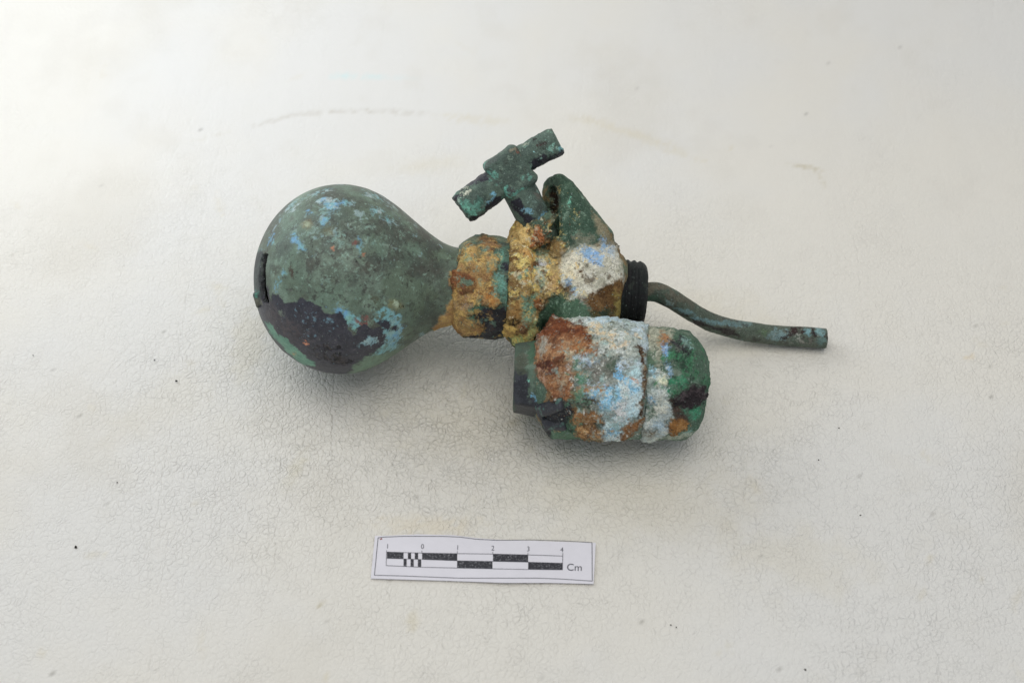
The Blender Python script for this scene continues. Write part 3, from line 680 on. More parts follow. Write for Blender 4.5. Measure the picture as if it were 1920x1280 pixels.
def pipe_paint(p):
    p.scatter(C4, 650, 440, 300, 80, [S(98, 92, 76), S(84, 84, 70)], thr=-.2, f=1.5, soft=.2, op=.7); p.scatter(C4, 420, 330, 120, 40, [S(104, 98, 82)], thr=-.2, f=1.5, soft=.2, op=.7)
    p.poly(C4, [(560, 480), (700, 530), (800, 580), (900, 610), (1050, 600), (1120, 620), (1110, 660), (980, 640), (860, 640), (760, 600), (640, 545), (560, 500)], [S(104, 138, 142), S(92, 116, 112)], .05, .03, .8)
    p.poly(C4, [(600, 520), (740, 590), (850, 640), (960, 660), (1080, 700), (1090, 730), (960, 710), (840, 660), (700, 600)], [S(44, 40, 36), S(58, 54, 50)], .05, .03)
    p.blob(C4, 400, 420, 60, 26, [S(62, 92, 74)], 10, .6, .04); p.blob(C4, 520, 450, 40, 16, S(110, 132, 128), 30, .6, .03, .7)
    p.blob(C4, 1400, 720, 100, 40, [S(112, 138, 138), S(92, 112, 104)], 0, .7, .04, .7); p.blob(C4, 1500, 720, 80, 30, [S(46, 36, 34), S(60, 50, 46)], -10, .7, .02, .6); p.blob(C4, 1570, 680, 50, 36, [S(50, 34, 32)], 0, .6, .02, .8); p.blob(C4, 1630, 770, 70, 30, [S(44, 38, 36), S(120, 118, 108)], 0, .7, .02, .6); p.blob(C4, 1690, 690, 14, 40, [S(44, 34, 32)], 0, .5, .02)
    p.blob(C4, 1740, 690, 36, 36, [S(110, 144, 144)], 0, .5, .04, .8); p.blob(C4, 1640, 690, 24, 30, [S(110, 150, 154)], 0, .5, .03); p.blob(C4, 1750, 770, 40, 36, [S(92, 118, 112), S(72, 90, 82)], 0, .5, .04); p.blob(C4, 1290, 700, 50, 30, [S(84, 104, 76)], 0, .6, .04)
    p.scatter(C4, 1580, 740, 130, 60, [S(150, 152, 142)], thr=.3, f=9, soft=.06, op=.8, seed=3)
build("bent_pipe", pipe_f, PP.min(0) - .5, PP.max(0) + .5, .024, M_ROUGH, root,
      lambda V, N: grid_mix(V, [(S(92, 98, 86), 1.2, -.1, .5, .7), (S(64, 72, 62), 1.6, .1, .6, .7), (S(112, 140, 138), 2.2, .35, .6, .6), (S(50, 44, 40), 2.6, .4, .65, .6)], S(80, 92, 78)), pipe_paint, .68)

# ---- tee handle: hub with stem and two arms
bl = nrm(HB - BAR_L); br = nrm(BAR_R - HB); bm = nrm(br * 1. + bl * 1.)
hz = nrm(SDIR - (SDIR @ bm) * bm); hw = np.cross(bm, hz)
def hub_f(p):
    d = box(p, HB - hz * .04, (bm, hz, hw), (.58, .68, .58), .2)
    return d + .045 * fbm(p, 1.8, 4)
def arm_f(a, b, up, r=.56):
    d_ = nrm(b - a); w_ = nrm(up - (up @ d_) * d_); x_ = np.cross(d_, w_); L_ = np.linalg.norm(b - a)
    def f(p):
        t, rad = axial(p, a, d_)
        r_ = np.interp(t, [0, L_ - .16, L_], [r, r, r * .84])
        d = np.maximum((rad - r_) * .95, np.maximum(-t, t - L_))
        d = smax(d, np.abs((p - a) @ w_) - r * .97, .2)
        return d + .034 * fbm(p, 2.0, 4) + .014 * fbm(p, 7, 2)
    return f
def stem_f(p):
    d = cone(p, SB - SDIR * .5, HB - SDIR * .35, .49, .53)
    return d + .015 * fbm(p, 2, 4)
HG = S(84, 104, 92); HG2 = S(70, 84, 76); HTQ = S(98, 158, 140); HDK = S(48, 48, 56)
def handle_base(V, N): return grid_mix(V, [(HG2, 1.3, -.1, .5, .7), (S(98, 120, 104), 2.1, .1, .6, .6), (S(60, 64, 58), 3.0, .3, .7, .5)], HG)
def hub_paint(p):
    p.scatter(C6, 700, 760, 260, 160, [HTQ, S(110, 168, 150)], thr=.05, f=3.5, soft=.12, op=.8); p.blob(C6, 620, 690, 30, 90, [HTQ], -35, .6, .03, .7); p.blob(C6, 740, 840, 90, 36, [S(100, 176, 156)], 35, .5, .03, .8); p.blob(C6, 900, 880, 80, 18, [S(100, 170, 150)], -38, .5, .03, .8)
    p.blob(C6, 830, 850, 50, 50, [S(70, 72, 70)], 0, .6, .05); p.blob(C6, 900, 375, 34, 18, S(128, 72, 56), 20, .5, .03); p.blob(C6, 850, 365, 30, 20, S(124, 120, 100), 30, .6, .04)
    p.blob(C6, 560, 520, 80, 26, [S(92, 98, 94)], -40, .5, .05, op=.6); p.scatter(C6, 800, 560, 280, 220, [S(128, 150, 132)], thr=.36, f=8, soft=.06, op=.7, seed=3); p.scatter(C6, 800, 560, 280, 220, [S(60, 68, 58)], thr=.3, f=5, soft=.1, op=.5, seed=4)
def arml_paint(p):
    p.scatter(C6, 400, 960, 240, 150, [HTQ, S(84, 140, 122)], thr=-.05, f=3, soft=.15, op=.85)
    p.poly(C6, [(470, 620), (545, 640), (540, 730), (450, 750), (380, 760), (290, 800), (210, 880), (180, 870), (330, 740)], [HDK, S(66, 66, 72)], .05, .02, rough=.45)
    p.poly(C6, [(110, 930), (210, 880), (240, 910), (180, 940), (170, 1000), (230, 1060), (270, 1130), (310, 1200), (290, 1230), (180, 1150), (110, 1050)], [S(44, 44, 52)], .04, .015, rough=.45)
    p.poly(C6, [(310, 1230), (330, 1180), (420, 1140), (480, 1090), (560, 1010), (600, 930), (680, 910), (720, 940), (640, 1030), (520, 1130), (380, 1220)], [S(46, 46, 54), S(36, 36, 40)], .05, .015, rough=.5, h=.012, hn=2)
    p.blob(C6, 270, 860, 46, 44, [S(204, 206, 184), S(150, 160, 140)], -30, .7, .015, .6, h=.02); p.blob(C6, 200, 970, 44, 40, [S(170, 194, 176), S(120, 170, 150)], 10, .7, .015, .6); p.blob(C6, 600, 890, 26, 22, [S(120, 184, 206)], 0, .4, .02); p.blob(C6, 300, 1060, 80, 30, [S(110, 180, 156)], 40, .6, .03, .7); p.blob(C6, 540, 990, 60, 16, [S(120, 172, 190)], -45, .6, .02, .6)
    p.scatter(C6, 420, 900, 200, 160, [S(60, 76, 68)], thr=.2, f=5, soft=.1, op=.6, seed=4)
def armr_paint(p):
    p.poly(C6, [(1060, 500), (1140, 430), (1230, 415), (1270, 460), (1380, 390), (1460, 345), (1480, 400), (1360, 470), (1230, 540), (1110, 610), (1080, 580)], [S(40, 40, 46), S(54, 54, 60)], .05, .02, rough=.5, h=.015, hn=2)
    p.blob(C6, 1420, 335, 34, 22, [S(118, 176, 184), HTQ], -20, .5, .02, .8); p.blob(C6, 1400, 160, 36, 14, [S(118, 70, 56)], 45, .6, .02, .8); p.blob(C6, 1210, 275, 50, 14, [S(64, 46, 44)], -25, .6, .03, .7); p.blob(C6, 1095, 230, 22, 14, [S(50, 50, 48)], 0, .6, .02, .8)
    p.scatter(C6, 1260, 330, 220, 130, [S(128, 180, 162), S(150, 170, 150)], thr=.24, f=6, soft=.06, op=.8, seed=3); p.blob(C6, 1090, 380, 14, 12, S(150, 215, 210), 0, .4, .015); p.blob(C6, 985, 290, 20, 20, S(150, 160, 140), 0, .6, .02, .6)
def stem_paint(p):
    p.poly(C6, [(770, 950), (830, 970), (930, 940), (970, 1010), (970, 1090), (1060, 1150), (1150, 1230), (1080, 1290), (1000, 1240), (880, 1090)], [S(46, 46, 56), S(38, 38, 44)], .05, .02, rough=.45)
    p.blob(C6, 1040, 1080, 70, 26, [S(110, 160, 176)], 20, .6, .02, .7); p.poly(C6, [(1050, 1240), (1130, 1170), (1220, 1120), (1290, 1110), (1310, 1160), (1250, 1200), (1200, 1270), (1040, 1320)], [S(84, 130, 160), S(100, 150, 170)], .06, .03); p.blob(C6, 1330, 1190, 24, 30, S(32, 70, 104), 0, .4, .03)
    p.blob(C6, 1150, 920, 20, 80, [S(112, 106, 96)], -20, .6, .04, .7, op=.7); p.scatter(C6, 1150, 1000, 200, 200, [S(130, 160, 148)], thr=.36, f=7, soft=.06, op=.7)
hub = build("handle", hub_f, HB - 1.2, HB + 1.2, .024, M_ROUGH, root, handle_base, hub_paint, .62)
build("arm", arm_f(HB + bl * .3 - hz * .06, BAR_L, hz), np.minimum(HB, BAR_L) - .8, np.maximum(HB, BAR_L) + .8, .024, M_ROUGH, hub, handle_base, arml_paint, .62)
build("arm", arm_f(HB + hz * .15, BAR_R, hz, .50), np.minimum(HB, BAR_R) - .8, np.maximum(HB, BAR_R) + .8, .024, M_ROUGH, hub, handle_base, armr_paint, .62)
build("stem", stem_f, np.minimum(HB, SB) - 1.0, np.maximum(HB, SB) + 1.0, .024, M_ROUGH, hub, handle_base, stem_paint, .6)

# ---- barrel with hex nut and end cap
def bt(px):                                    # distance along the barrel axis for a photo column
    lo, hi = -6., 6.
    for _ in range(40):
        m = (lo + hi) / 2; v = BARC + BDIR * m - CAM; x = 960 + (v @ RGT) / (v @ FWD) * 1920 / .72
        if x < px: lo = m
        else: hi = m
    return (lo + hi) / 2
BU = nrm(UPV - (UPV @ BDIR) * BDIR); BF = np.cross(BU, BDIR)
if BF @ FWD > 0: BF = -BF
BT = lambda px: BARC + BDIR * bt(px)
_t0, _t1 = bt(1006), bt(1203)
def barrel_f(p):
    t, rad = axial(p, BARC, BDIR)
    prof = np.interp(t, [_t0 - .02, bt(1018), bt(1030), bt(1042), bt(1080), bt(1150), bt(1170), _t1 - .05, _t1 + .02], [1.06, 1.32, 1.62, 1.78, 1.84, 1.82, 1.76, 1.68, 1.60])
    d = np.maximum((rad - prof) * .9, np.maximum(_t0 - t, t - _t1))
    d = smin(d, sph(p, P(1100, 640, 2.9), .72), .25)         # swelling of the lime crust on top
    d = smin(d, sph(p, P(1150, 640, 2.8), .60), .25)
    d = smax(d, hexp(p, BARC, BDIR, nrm(BF + BU * .12), 1.72, .16, 8), .12)
    low = p[:, 2] - .04
    return smax(d + .10 * fbm(p, .95, 4) + .022 * fbm(p, 3.2, 3), -low, .1)
IVB = S(188, 196, 186); WBL = S(176, 200, 214); RST = S(128, 72, 40); RSD = S(84, 46, 30); BLB = S(110, 176, 214)
def barrel_paint(p):
    p.poly(C3, [(600, 380), (700, 440), (1150, 350), (1190, 500), (1170, 760), (1100, 960), (1010, 1110), (850, 1130), (830, 900), (700, 780), (600, 640)], [S(134, 144, 136), S(110, 118, 108), S(168, 176, 168)], .1, .05, h=.01, rough=.9)
    p.poly(C3, [(940, 100), (1060, 110), (1210, 170), (1215, 330), (1210, 480), (1205, 700), (1170, 900), (1100, 960), (1110, 700), (1120, 520), (980, 300), (900, 160)], [S(160, 172, 166), S(140, 152, 142), S(178, 196, 204)], .08, .06, h=.02, rough=.95)
    p.poly(C3, [(430, 130), (440, 90), (600, 100), (740, 110), (950, 125), (1040, 240), (1150, 330), (1150, 480), (1000, 440), (800, 440), (760, 320), (690, 220), (560, 150)], [S(178, 182, 166), S(190, 198, 194), S(150, 160, 150)], .09, .04, h=.05, hn=.8, rough=.95)
    p.scatter(C3, 900, 250, 260, 130, [S(84, 92, 80)], thr=.24, f=8, soft=.06, op=.8, seed=5); p.scatter(C3, 850, 280, 200, 60, [S(212, 186, 140)], thr=.05, f=3.5, soft=.12, op=.7, seed=6); p.scatter(C3, 960, 360, 120, 60, [S(206, 176, 130)], thr=.05, f=4.5, soft=.12, op=.7, seed=7)
    p.blob(C3, 850, 130, 120, 30, [S(166, 190, 200)], 5, .6, .04, .7)
    p.blob(C3, 850, 560, 160, 100, [S(126, 126, 116), S(150, 146, 136), S(104, 108, 98)], 0, .5, .06, rough=.9); p.blob(C3, 660, 600, 50, 90, [S(76, 104, 82), S(64, 92, 70)], -10, .5, .04); p.blob(C3, 920, 500, 50, 40, [S(84, 100, 84)], 0, .6, .05); p.blob(C3, 620, 480, 30, 90, [S(84, 120, 98)], 0, .6, .04)
    p.blob(C3, 650, 440, 60, 50, [S(176, 196, 204)], 0, .7, .03, .6); p.blob(C3, 730, 480, 50, 20, [S(160, 186, 206)], 0, .7, .03, .6); p.blob(C3, 1010, 500, 40, 50, [S(178, 198, 214)], 20, .6, .03, .8); p.blob(C3, 1110, 560, 50, 50, [S(170, 208, 214), S(186, 206, 206)], 0, .5, .04)
    p.blob(C3, 780, 660, 90, 20, [S(170, 190, 206)], 0, .6, .03, .7); p.blob(C3, 800, 700, 120, 26, [S(150, 108, 64)], -5, .6, .04, .8); p.blob(C3, 1010, 650, 36, 30, [S(124, 90, 62)], 0, .6, .03, .8); p.blob(C3, 700, 730, 90, 20, [S(154, 108, 58)], -15, .6, .03, .8)
    # pale blue field
    p.poly(C3, [(830, 730), (940, 690), (1050, 600), (1150, 620), (1160, 760), (1120, 900), (1060, 980), (1000, 1050), (980, 1110), (850, 1120), (830, 1010), (840, 880)], [S(190, 210, 216), S(206, 212, 202), S(168, 202, 212)], .09, .04, h=.035, hn=.8, rough=.95)
    for x, y, rx, ry in ((900, 790, 80, 60), (850, 830, 40, 30), (950, 740, 40, 50), (970, 590, 26, 36), (1050, 640, 30, 34), (930, 1040, 50, 30), (750, 745, 50, 22), (1090, 690, 26, 40), (890, 700, 30, 16), (960, 830, 40, 30)):
        p.blob(C3, x, y, rx, ry, [BLB, S(140, 192, 214)], -10, .75, .02, .75, seed=3)
    p.blob(C3, 980, 880, 60, 70, [S(212, 218, 206)], 0, .5, .05, .8, h=.02); p.blob(C3, 1095, 620, 40, 10, S(186, 120, 84), 25, .4, .02)
    # rust
    p.poly(C3, [(300, 260), (360, 180), (430, 130), (540, 155), (690, 215), (760, 310), (800, 410), (770, 430), (690, 420), (640, 380), (590, 380), (580, 460), (600, 560), (590, 680), (600, 760), (540, 790), (440, 800), (390, 730), (340, 640), (300, 560), (290, 440), (280, 330)], [S(136, 88, 52), S(112, 68, 42), S(162, 118, 76)], .08, .035, h=.05, hn=.9, rough=.85)
    p.poly(C3, [(360, 190), (430, 135), (540, 160), (690, 220), (760, 320), (690, 300), (560, 270), (440, 290), (300, 300)], [S(100, 52, 28), S(76, 40, 26), S(124, 70, 36)], .09, .04, h=.03, hn=1.)
    p.blob(C3, 390, 510, 60, 60, [S(80, 46, 36), S(104, 60, 42)], 0, .6, .05, h=.02); p.blob(C3, 360, 350, 44, 70, [S(150, 142, 124), S(176, 178, 168)], 15, .5, .04); p.blob(C3, 560, 440, 26, 60, [S(186, 172, 140)], 10, .6, .04, .8); p.blob(C3, 550, 530, 26, 30, [S(212, 206, 196)], 0, .6, .03, .8); p.blob(C3, 350, 600, 26, 50, [S(180, 142, 114)], -25, .6, .04, .8); p.blob(C3, 500, 640, 30, 70, [S(140, 130, 110), S(168, 150, 120)], 0, .7, .04, .6); p.blob(C3, 650, 380, 70, 40, [S(150, 100, 56)], 20, .6, .04)
    # orange crust at the foot
    p.poly(C3, [(600, 860), (700, 870), (830, 900), (840, 960), (780, 990), (850, 1050), (850, 1110), (740, 1110), (640, 1090), (565, 1060), (590, 960)], [S(152, 110, 64), S(176, 138, 88), S(118, 82, 48)], .09, .03, h=.07, hn=1., rough=.95)
    p.blob(C3, 720, 810, 100, 40, [S(58, 56, 48), S(84, 78, 60)], 10, .6, .04, .8); p.poly(C3, [(1010, 1010), (1080, 950), (1160, 920), (1190, 940), (1150, 1000), (1090, 1060), (1030, 1110), (990, 1090)], [S(140, 98, 56), S(112, 76, 42)], .07, .03, h=.05, hn=1.)
    p.poly(C3, [(320, 900), (400, 800), (560, 800), (600, 850), (570, 960), (520, 1010), (560, 1080), (560, 1180), (400, 1200), (340, 1010)], [S(46, 48, 54), S(36, 38, 42)], .05, .03, rough=.45)
    p.blob(C3, 570, 1040, 40, 90, [S(76, 108, 86)], 0, .5, .04)
    p.scatter(C3, 640, 720, 60, 200, [S(92, 140, 112)], thr=.1, f=5, soft=.1, op=.8, seed=9)
    p.poly(C3, [(400, 1040), (560, 1060), (700, 1115), (900, 1130), (1000, 1120), (1000, 1180), (600, 1180), (420, 1140)], [S(80, 112, 88), S(96, 128, 104)], .06, .03, rough=.6)
    for cx, cy in ((900, 560), (950, 900), (700, 600)):
        p.scatter(C3, cx, cy, 260, 260, [S(118, 120, 108), S(96, 104, 92)], thr=.30, f=6.5, soft=.12, op=.7, seed=31); p.scatter(C3, cx, cy, 260, 260, [S(206, 210, 198)], thr=.42, f=8, soft=.08, op=.75, seed=32)
        p.scatter(C3, cx, cy, 260, 260, [S(150, 178, 172), S(128, 164, 156)], thr=.32, f=4.2, soft=.12, op=.6, seed=33)
    p.scatter(C3, 480, 480, 200, 300, [S(178, 136, 92), S(160, 120, 84)], thr=.28, f=5, soft=.12, op=.7, seed=34); p.scatter(C3, 480, 420, 200, 300, [S(82, 46, 30)], thr=.30, f=5, soft=.12, op=.7, seed=35); p.scatter(C3, 700, 1000, 150, 110, [S(200, 160, 104)], thr=.28, f=7, soft=.08, op=.75, seed=36); p.scatter(C3, 700, 1000, 150, 110, [S(84, 54, 32)], thr=.34, f=7, soft=.08, op=.75, seed=37)
    p.poly(C3, [(1110, 350), (1140, 350), (1190, 440), (1204, 600), (1186, 800), (1160, 930), (1125, 930), (1160, 760), (1172, 560), (1150, 430)], [S(64, 46, 32), S(150, 130, 100), S(70, 50, 34)], .03, .02)
barrel = build("barrel", barrel_f, BARC + BDIR * (_t0 + _t1) / 2 - [2.3, 2.3, 2.3], BARC + BDIR * (_t0 + _t1) / 2 + [2.3, 2.3, 2.4], .027, M_CRUST, root,
               lambda V, N: grid_mix(V, [(S(120, 134, 122), 1.2, 0, .5, .7), (S(146, 104, 60), 1.6, .3, .6, .7)], S(84, 108, 90)), barrel_paint, .85, .07, 1.4, 1.5, .75)
_c0, _c1 = bt(1207), bt(1320)
def cap_f(p):
    t, rad = axial(p, BARC, BDIR)
    prof = np.interp(t, [_c0 - .1, _c0, _c0 + .05, bt(1235), bt(1270), bt(1290), bt(1308), bt(1317), _c1], [1.5, 1.57, 1.64, 1.68, 1.67, 1.56, 1.32, 1.08, .96])
    d = np.maximum((rad - prof) * .8, np.maximum(_c0 - .1 - t, t - _c1))
    d = smax(d, hexp(p, BARC, BDIR, nrm(BF + BU * .3), 1.58, .16, 8), .12)
    return smax(d + .10 * fbm(p, 1.0, 4, seed=2) + .02 * fbm(p, 3.5, 3, seed=2), -(p[:, 2] - .04), .1)
def cap_paint(p):
    p.poly(C3, [(1120, 230), (1230, 190), (1250, 400), (1250, 800), (1250, 1150), (1100, 1150), (1170, 900), (1190, 600)], [S(150, 162, 150), S(120, 132, 116), S(170, 180, 172)], .07, .06, h=.02, rough=.95)
    p.poly(C3, [(1090, 220), (1230, 190), (1440, 200), (1380, 300), (1330, 380), (1330, 520), (1210, 520), (1170, 400)], [S(150, 152, 132), S(128, 132, 114), S(172, 172, 150)], .09, .05, h=.03, hn=.8, rough=.95); p.scatter(C3, 1230, 300, 140, 120, [S(84, 90, 76)], thr=.22, f=8, soft=.06, op=.8, seed=4)
    p.blob(C3, 1240, 480, 50, 60, [S(84, 108, 86)], 0, .5, .05); p.blob(C3, 1160, 290, 30, 26, [S(196, 150, 104)], 0, .5, .03, .8); p.blob(C3, 1350, 300, 36, 46, [S(150, 80, 52), S(160, 116, 72)], 0, .5, .03, h=.02); p.blob(C3, 1345, 340, 30, 70, [S(156, 122, 80)], 5, .6, .04, .7)
    p.blob(C3, 1370, 400, 18, 60, [S(120, 166, 212), S(150, 176, 196)], 0, .5, .02); p.blob(C3, 1380, 540, 20, 60, [S(130, 166, 190)], -15, .5, .02, .8)
    p.poly(C3, [(1210, 530), (1300, 540), (1390, 590), (1410, 680), (1380, 760), (1430, 900), (1380, 960), (1380, 1050), (1280, 1150), (1130, 1150), (1150, 960), (1200, 800)], [S(176, 188, 186), S(150, 168, 170), S(196, 202, 190)], .09, .04, h=.03, hn=.8, rough=.95)
    p.blob(C3, 1250, 580, 40, 40, [S(150, 196, 224)], 0, .6, .03, .8); p.blob(C3, 1240, 800, 30, 26, [BLB], 0, .6, .03, .7); p.blob(C3, 1250, 680, 40, 50, [S(120, 138, 128)], 0, .6, .05, .8); p.blob(C3, 1240, 880, 40, 60, [S(96, 118, 100)], 0, .6, .05); p.blob(C3, 1340, 640, 34, 30, [S(220, 212, 176)], 0, .4, .03, h=.04); p.blob(C3, 1330, 850, 60, 50, [S(206, 208, 192)], 0, .6, .05, .8, h=.02); p.blob(C3, 1330, 1000, 90, 50, [S(160, 184, 196), S(120, 140, 140)], 0, .6, .04, .7); p.blob(C3, 1230, 1050, 60, 40, [S(100, 120, 126), S(120, 110, 90)], 0, .6, .05, .7)
    p.blob(C3, 1480, 380, 90, 90, [S(36, 36, 40), S(66, 66, 66)], 35, .55, .03, .8, h=.02); p.blob(C3, 1540, 330, 50, 30, [S(120, 156, 146)], 50, .6, .03, .7)
    p.scatter(C3, 1520, 560, 160, 130, [S(60, 124, 84), S(52, 104, 72)], thr=-.05, f=4, soft=.15, op=.85, seed=7); p.blob(C3, 1470, 650, 80, 50, [S(60, 130, 94), S(50, 104, 76)], -10, .6, .03, .75, h=.02); p.blob(C3, 1400, 680, 26, 40, [S(40, 130, 92)], 0, .6, .03, .7); p.blob(C3, 1500, 860, 60, 30, [S(70, 160, 124)], 30, .7, .02, .5); p.blob(C3, 1610, 880, 36, 90, [S(54, 128, 90), S(70, 150, 116)], 10, .6, .03, .7)
    p.scatter(C3, 1280, 700, 180, 420, [S(118, 122, 110), S(98, 106, 94)], thr=.26, f=6, soft=.12, op=.75, seed=31); p.scatter(C3, 1290, 800, 160, 360, [S(208, 210, 198)], thr=.40, f=8, soft=.08, op=.75, seed=32)
    p.scatter(C3, 1530, 560, 200, 300, [S(104, 132, 112), S(92, 110, 96)], thr=.20, f=4.5, soft=.12, op=.75, seed=33); p.scatter(C3, 1530, 560, 200, 300, [S(40, 50, 44)], thr=.34, f=6, soft=.1, op=.7, seed=34)
    p.poly(C3, [(1420, 760), (1510, 710), (1570, 670), (1680, 660), (1690, 760), (1640, 830), (1560, 870), (1470, 850), (1420, 820)], [S(46, 40, 42), S(80, 70, 72), S(36, 32, 34)], .08, .03, h=.06, hn=1., rough=.9)
    p.poly(C3, [(1400, 780), (1470, 850), (1540, 940), (1540, 1010), (1460, 960), (1420, 900)], [S(84, 68, 58), S(66, 60, 56)], .07, .04); p.blob(C3, 1450, 1000, 76, 64, [S(140, 94, 42), S(112, 76, 36), S(160, 116, 60)], 0, .45, .03, h=.06, hn=1., rough=.95); p.blob(C3, 1550, 1050, 40, 30, [S(120, 160, 150)], -40, .6, .03, .7)
    p.blob(C3, 1450, 1100, 120, 24, [S(160, 168, 150)], -15, .6, .04, .7)
build("end_cap", cap_f, BARC + BDIR * (_c0 + _c1) / 2 - 2.0, BARC + BDIR * (_c0 + _c1) / 2 + 2.0, .027, M_CRUST, barrel,
      lambda V, N: grid_mix(V, [(S(60, 96, 72), 1.4, 0, .5, .7), (S(120, 130, 116), 1.6, .3, .6, .6)], S(74, 98, 80)), cap_paint, .85, .07, 1.4, 1.5, .75)
_h0, _h1 = bt(964), bt(1030)
def hexnut_f(p):
    t, rad = axial(p, BARC, BDIR)
    a = math.radians(-12); u = math.cos(a) * BF + math.sin(a) * BU
    d = hexp(p, BARC, BDIR, u, .95, .06) - .12 * sstep(_h0, _h1, t)
    prof = np.interp(t, [_h0 - .02, _h0 + .10, _h1], [1.02, 1.10, 1.28])
    d = smax(d, (rad - prof) * .9, .06)
    d = np.maximum(d, np.maximum(_h0 - t, t - _h1))
    return d + .018 * fbm(p, 1.6, 3)
NG = S(70, 88, 74); ND = S(46, 48, 54)
def hexnut_paint(p):
    p.poly(C3, [(90, 620), (110, 540), (180, 560), (235, 640), (240, 760), (280, 800), (400, 830), (560, 800), (560, 960), (120, 960)], [S(44, 46, 52), S(36, 38, 42), S(58, 60, 66)], .05, .04, rough=.4)
    p.blob(C3, 190, 480, 70, 90, [S(66, 74, 60), S(80, 88, 74)], 15, .5, .06); p.blob(C3, 260, 560, 46, 150, [S(84, 108, 90), S(100, 120, 104)], 0, .5, .05); p.blob(C3, 260, 400, 40, 80, [S(60, 92, 68)], 10, .5, .05)
    p.blob(C3, 300, 560, 26, 150, [S(118, 96, 70), S(100, 118, 104)], 0, .6, .05, .6)
    p.blob(C3, 280, 770, 20, 18, [S(100, 160, 190)], 0, .5, .02, .8); p.blob(C3, 350, 790, 60, 18, [S(120, 160, 180)], 20, .6, .02, .6); p.blob(C3, 220, 630, 6, 10, S(120, 200, 176), 0, .3, .015); p.blob(C3, 400, 820, 30, 12, [S(140, 176, 200)], 20, .6, .02, .7)
build("hex_nut", hexnut_f, BT(1000) - 2.0, BT(1000) + 2.0, .025, M_SMOOTH, barrel,
      lambda V, N: grid_mix(V, [(S(60, 70, 60), 1.4, 0, .5, .7), (S(50, 52, 56), 1.0, .2, .6, .7)], NG), hexnut_paint, .5)
# broken step below the nut
s0, s1 = P(1018, 792, 1.55) - FWD * .22, P(1062, 788, 1.75) - FWD * .22
bh = lambda x, y: hit(barrel_f, x, y)
def facet(x0, y0, x1, y1, xm, ym, half):       # a flat broken piece lying on the barrel: centre, axes, half sizes
    e1 = nrm(bh(x1, y1) - bh(x0, y0)); n_ = nrm(-FWD + UPV * .15); n_ = nrm(n_ - (n_ @ e1) * e1)
    return bh(xm, ym), (e1, np.cross(n_, e1), n_), half
LG = (facet(1006, 776, 1066, 754, 1030, 764, (.60, .19, .09)),)
def lug_f(p):
    d = cyl(p, s0, s1, .25, .10)
    for c, ax, hf in LG: d = smin(d, box(p, c, ax, hf, .09), .05)
    return d + .05 * fbm(p, 2.0, 4)
build("lug", lug_f, np.minimum(s0, LG[0][0]) - 1.0, np.maximum(s1, LG[0][0]) + 1.0, .025, M_SMOOTH, barrel, lambda V, N: grid_mix(V, [(S(58, 60, 66), 2, 0, .5, .7), (S(92, 94, 94), 2.2, .15, .6, .6), (S(78, 118, 106), 4.5, .35, .6, .6)], S(46, 48, 54)), None, .4)
# ================================================================== SCALE CARD
def flat_mat(name, c, rough=.6, spec=.3): 
    m = bpy.data.materials.new(name); t, b, N, lk = nodes(m)
    b.inputs['Base Color'].default_value = (*c, 1); b.inputs['Roughness'].default_value = rough; b.inputs['Specular IOR Level'].default_value = spec
    return m, t, b, N, lk
m_paper, t, b, N, lk = flat_mat("white_paper", (.78, .76, .80), .55)
v = coords(N, lk, 100); n = N('ShaderNodeTexNoise'); n.inputs['Scale'].default_value = 3; n.inputs['Detail'].default_value = 6; lk(v, n.inputs['Vector'])
mp = N('ShaderNodeMapRange'); mp.inputs[3].default_value = .95; mp.inputs[4].default_value = 1.05; lk(n.outputs[0], mp.inputs[0])
vs = N('ShaderNodeVectorMath', operation='SCALE'); vs.inputs[0].default_value = (.78, .76, .80); lk(mp.outputs[0], vs.inputs['Scale']); lk(vs.outputs[0], b.inputs['Base Color'])
bp = N('ShaderNodeBump'); bp.inputs['Distance'].default_value = .02 * U; bp.inputs['Strength'].default_value = .6; lk(n.outputs[0], bp.inputs['Height']); lk(bp.outputs[0], b.inputs['Normal'])
m_ink, t, b, N, lk = flat_mat("toner_ink", (.02, .02, .025), .55)
v = coords(N, lk, 100); n = N('ShaderNodeTexNoise'); n.inputs['Scale'].default_value = 26; n.inputs['Detail'].default_value = 2; lk(v, n.inputs['Vector'])
mp = N('ShaderNodeMapRange'); mp.inputs[1].default_value = .55; mp.inputs[2].default_value = .72; mp.inputs[4].default_value = .6; lk(n.outputs[0], mp.inputs[0])
mx = N('ShaderNodeMix', data_type='RGBA'); mx.inputs['A'].default_value = (.035, .035, .042, 1); mx.inputs['B'].default_value = (.38, .38, .40, 1); lk(mp.outputs[0], mx.inputs['Factor']); lk(mx.outputs['Result'], b.inputs['Base Color'])
m_line = flat_mat("thin_print", (.10, .10, .12), .6)[0]
m_red = flat_mat("red_mark", (.30, .06, .04), .6)[0]
CTL, CTR, CBR, CBL = (703, 1003), (1117, 1017), (1113, 1094), (695, 1084)
TOPC = [(0, 1), (.08, -1), (.2, -5), (.36, -5.5), (.46, -1.5), (.54, 0), (.75, 0), (1, 0)]
BOTC = [(0, 0), (.3, .5), (.6, 2), (.8, 0), (1, 0)]
def cz(px, py):                                # the paper lies wavy: height above the vinyl
    s = (px - 700) / 415; t_ = (py - 1003) / 82
    return .035 + .12 * math.exp(-((s - .26) / .22) ** 2) * max(0, 1 - t_) ** 1.2 + .03 * math.exp(-((s - .62) / .16) ** 2) * max(0, t_) + .02 * math.exp(-((s - 1.0) / .1) ** 2)
def card_pt(px, py, up=0.): return P(px, py, cz(px, py) + up)
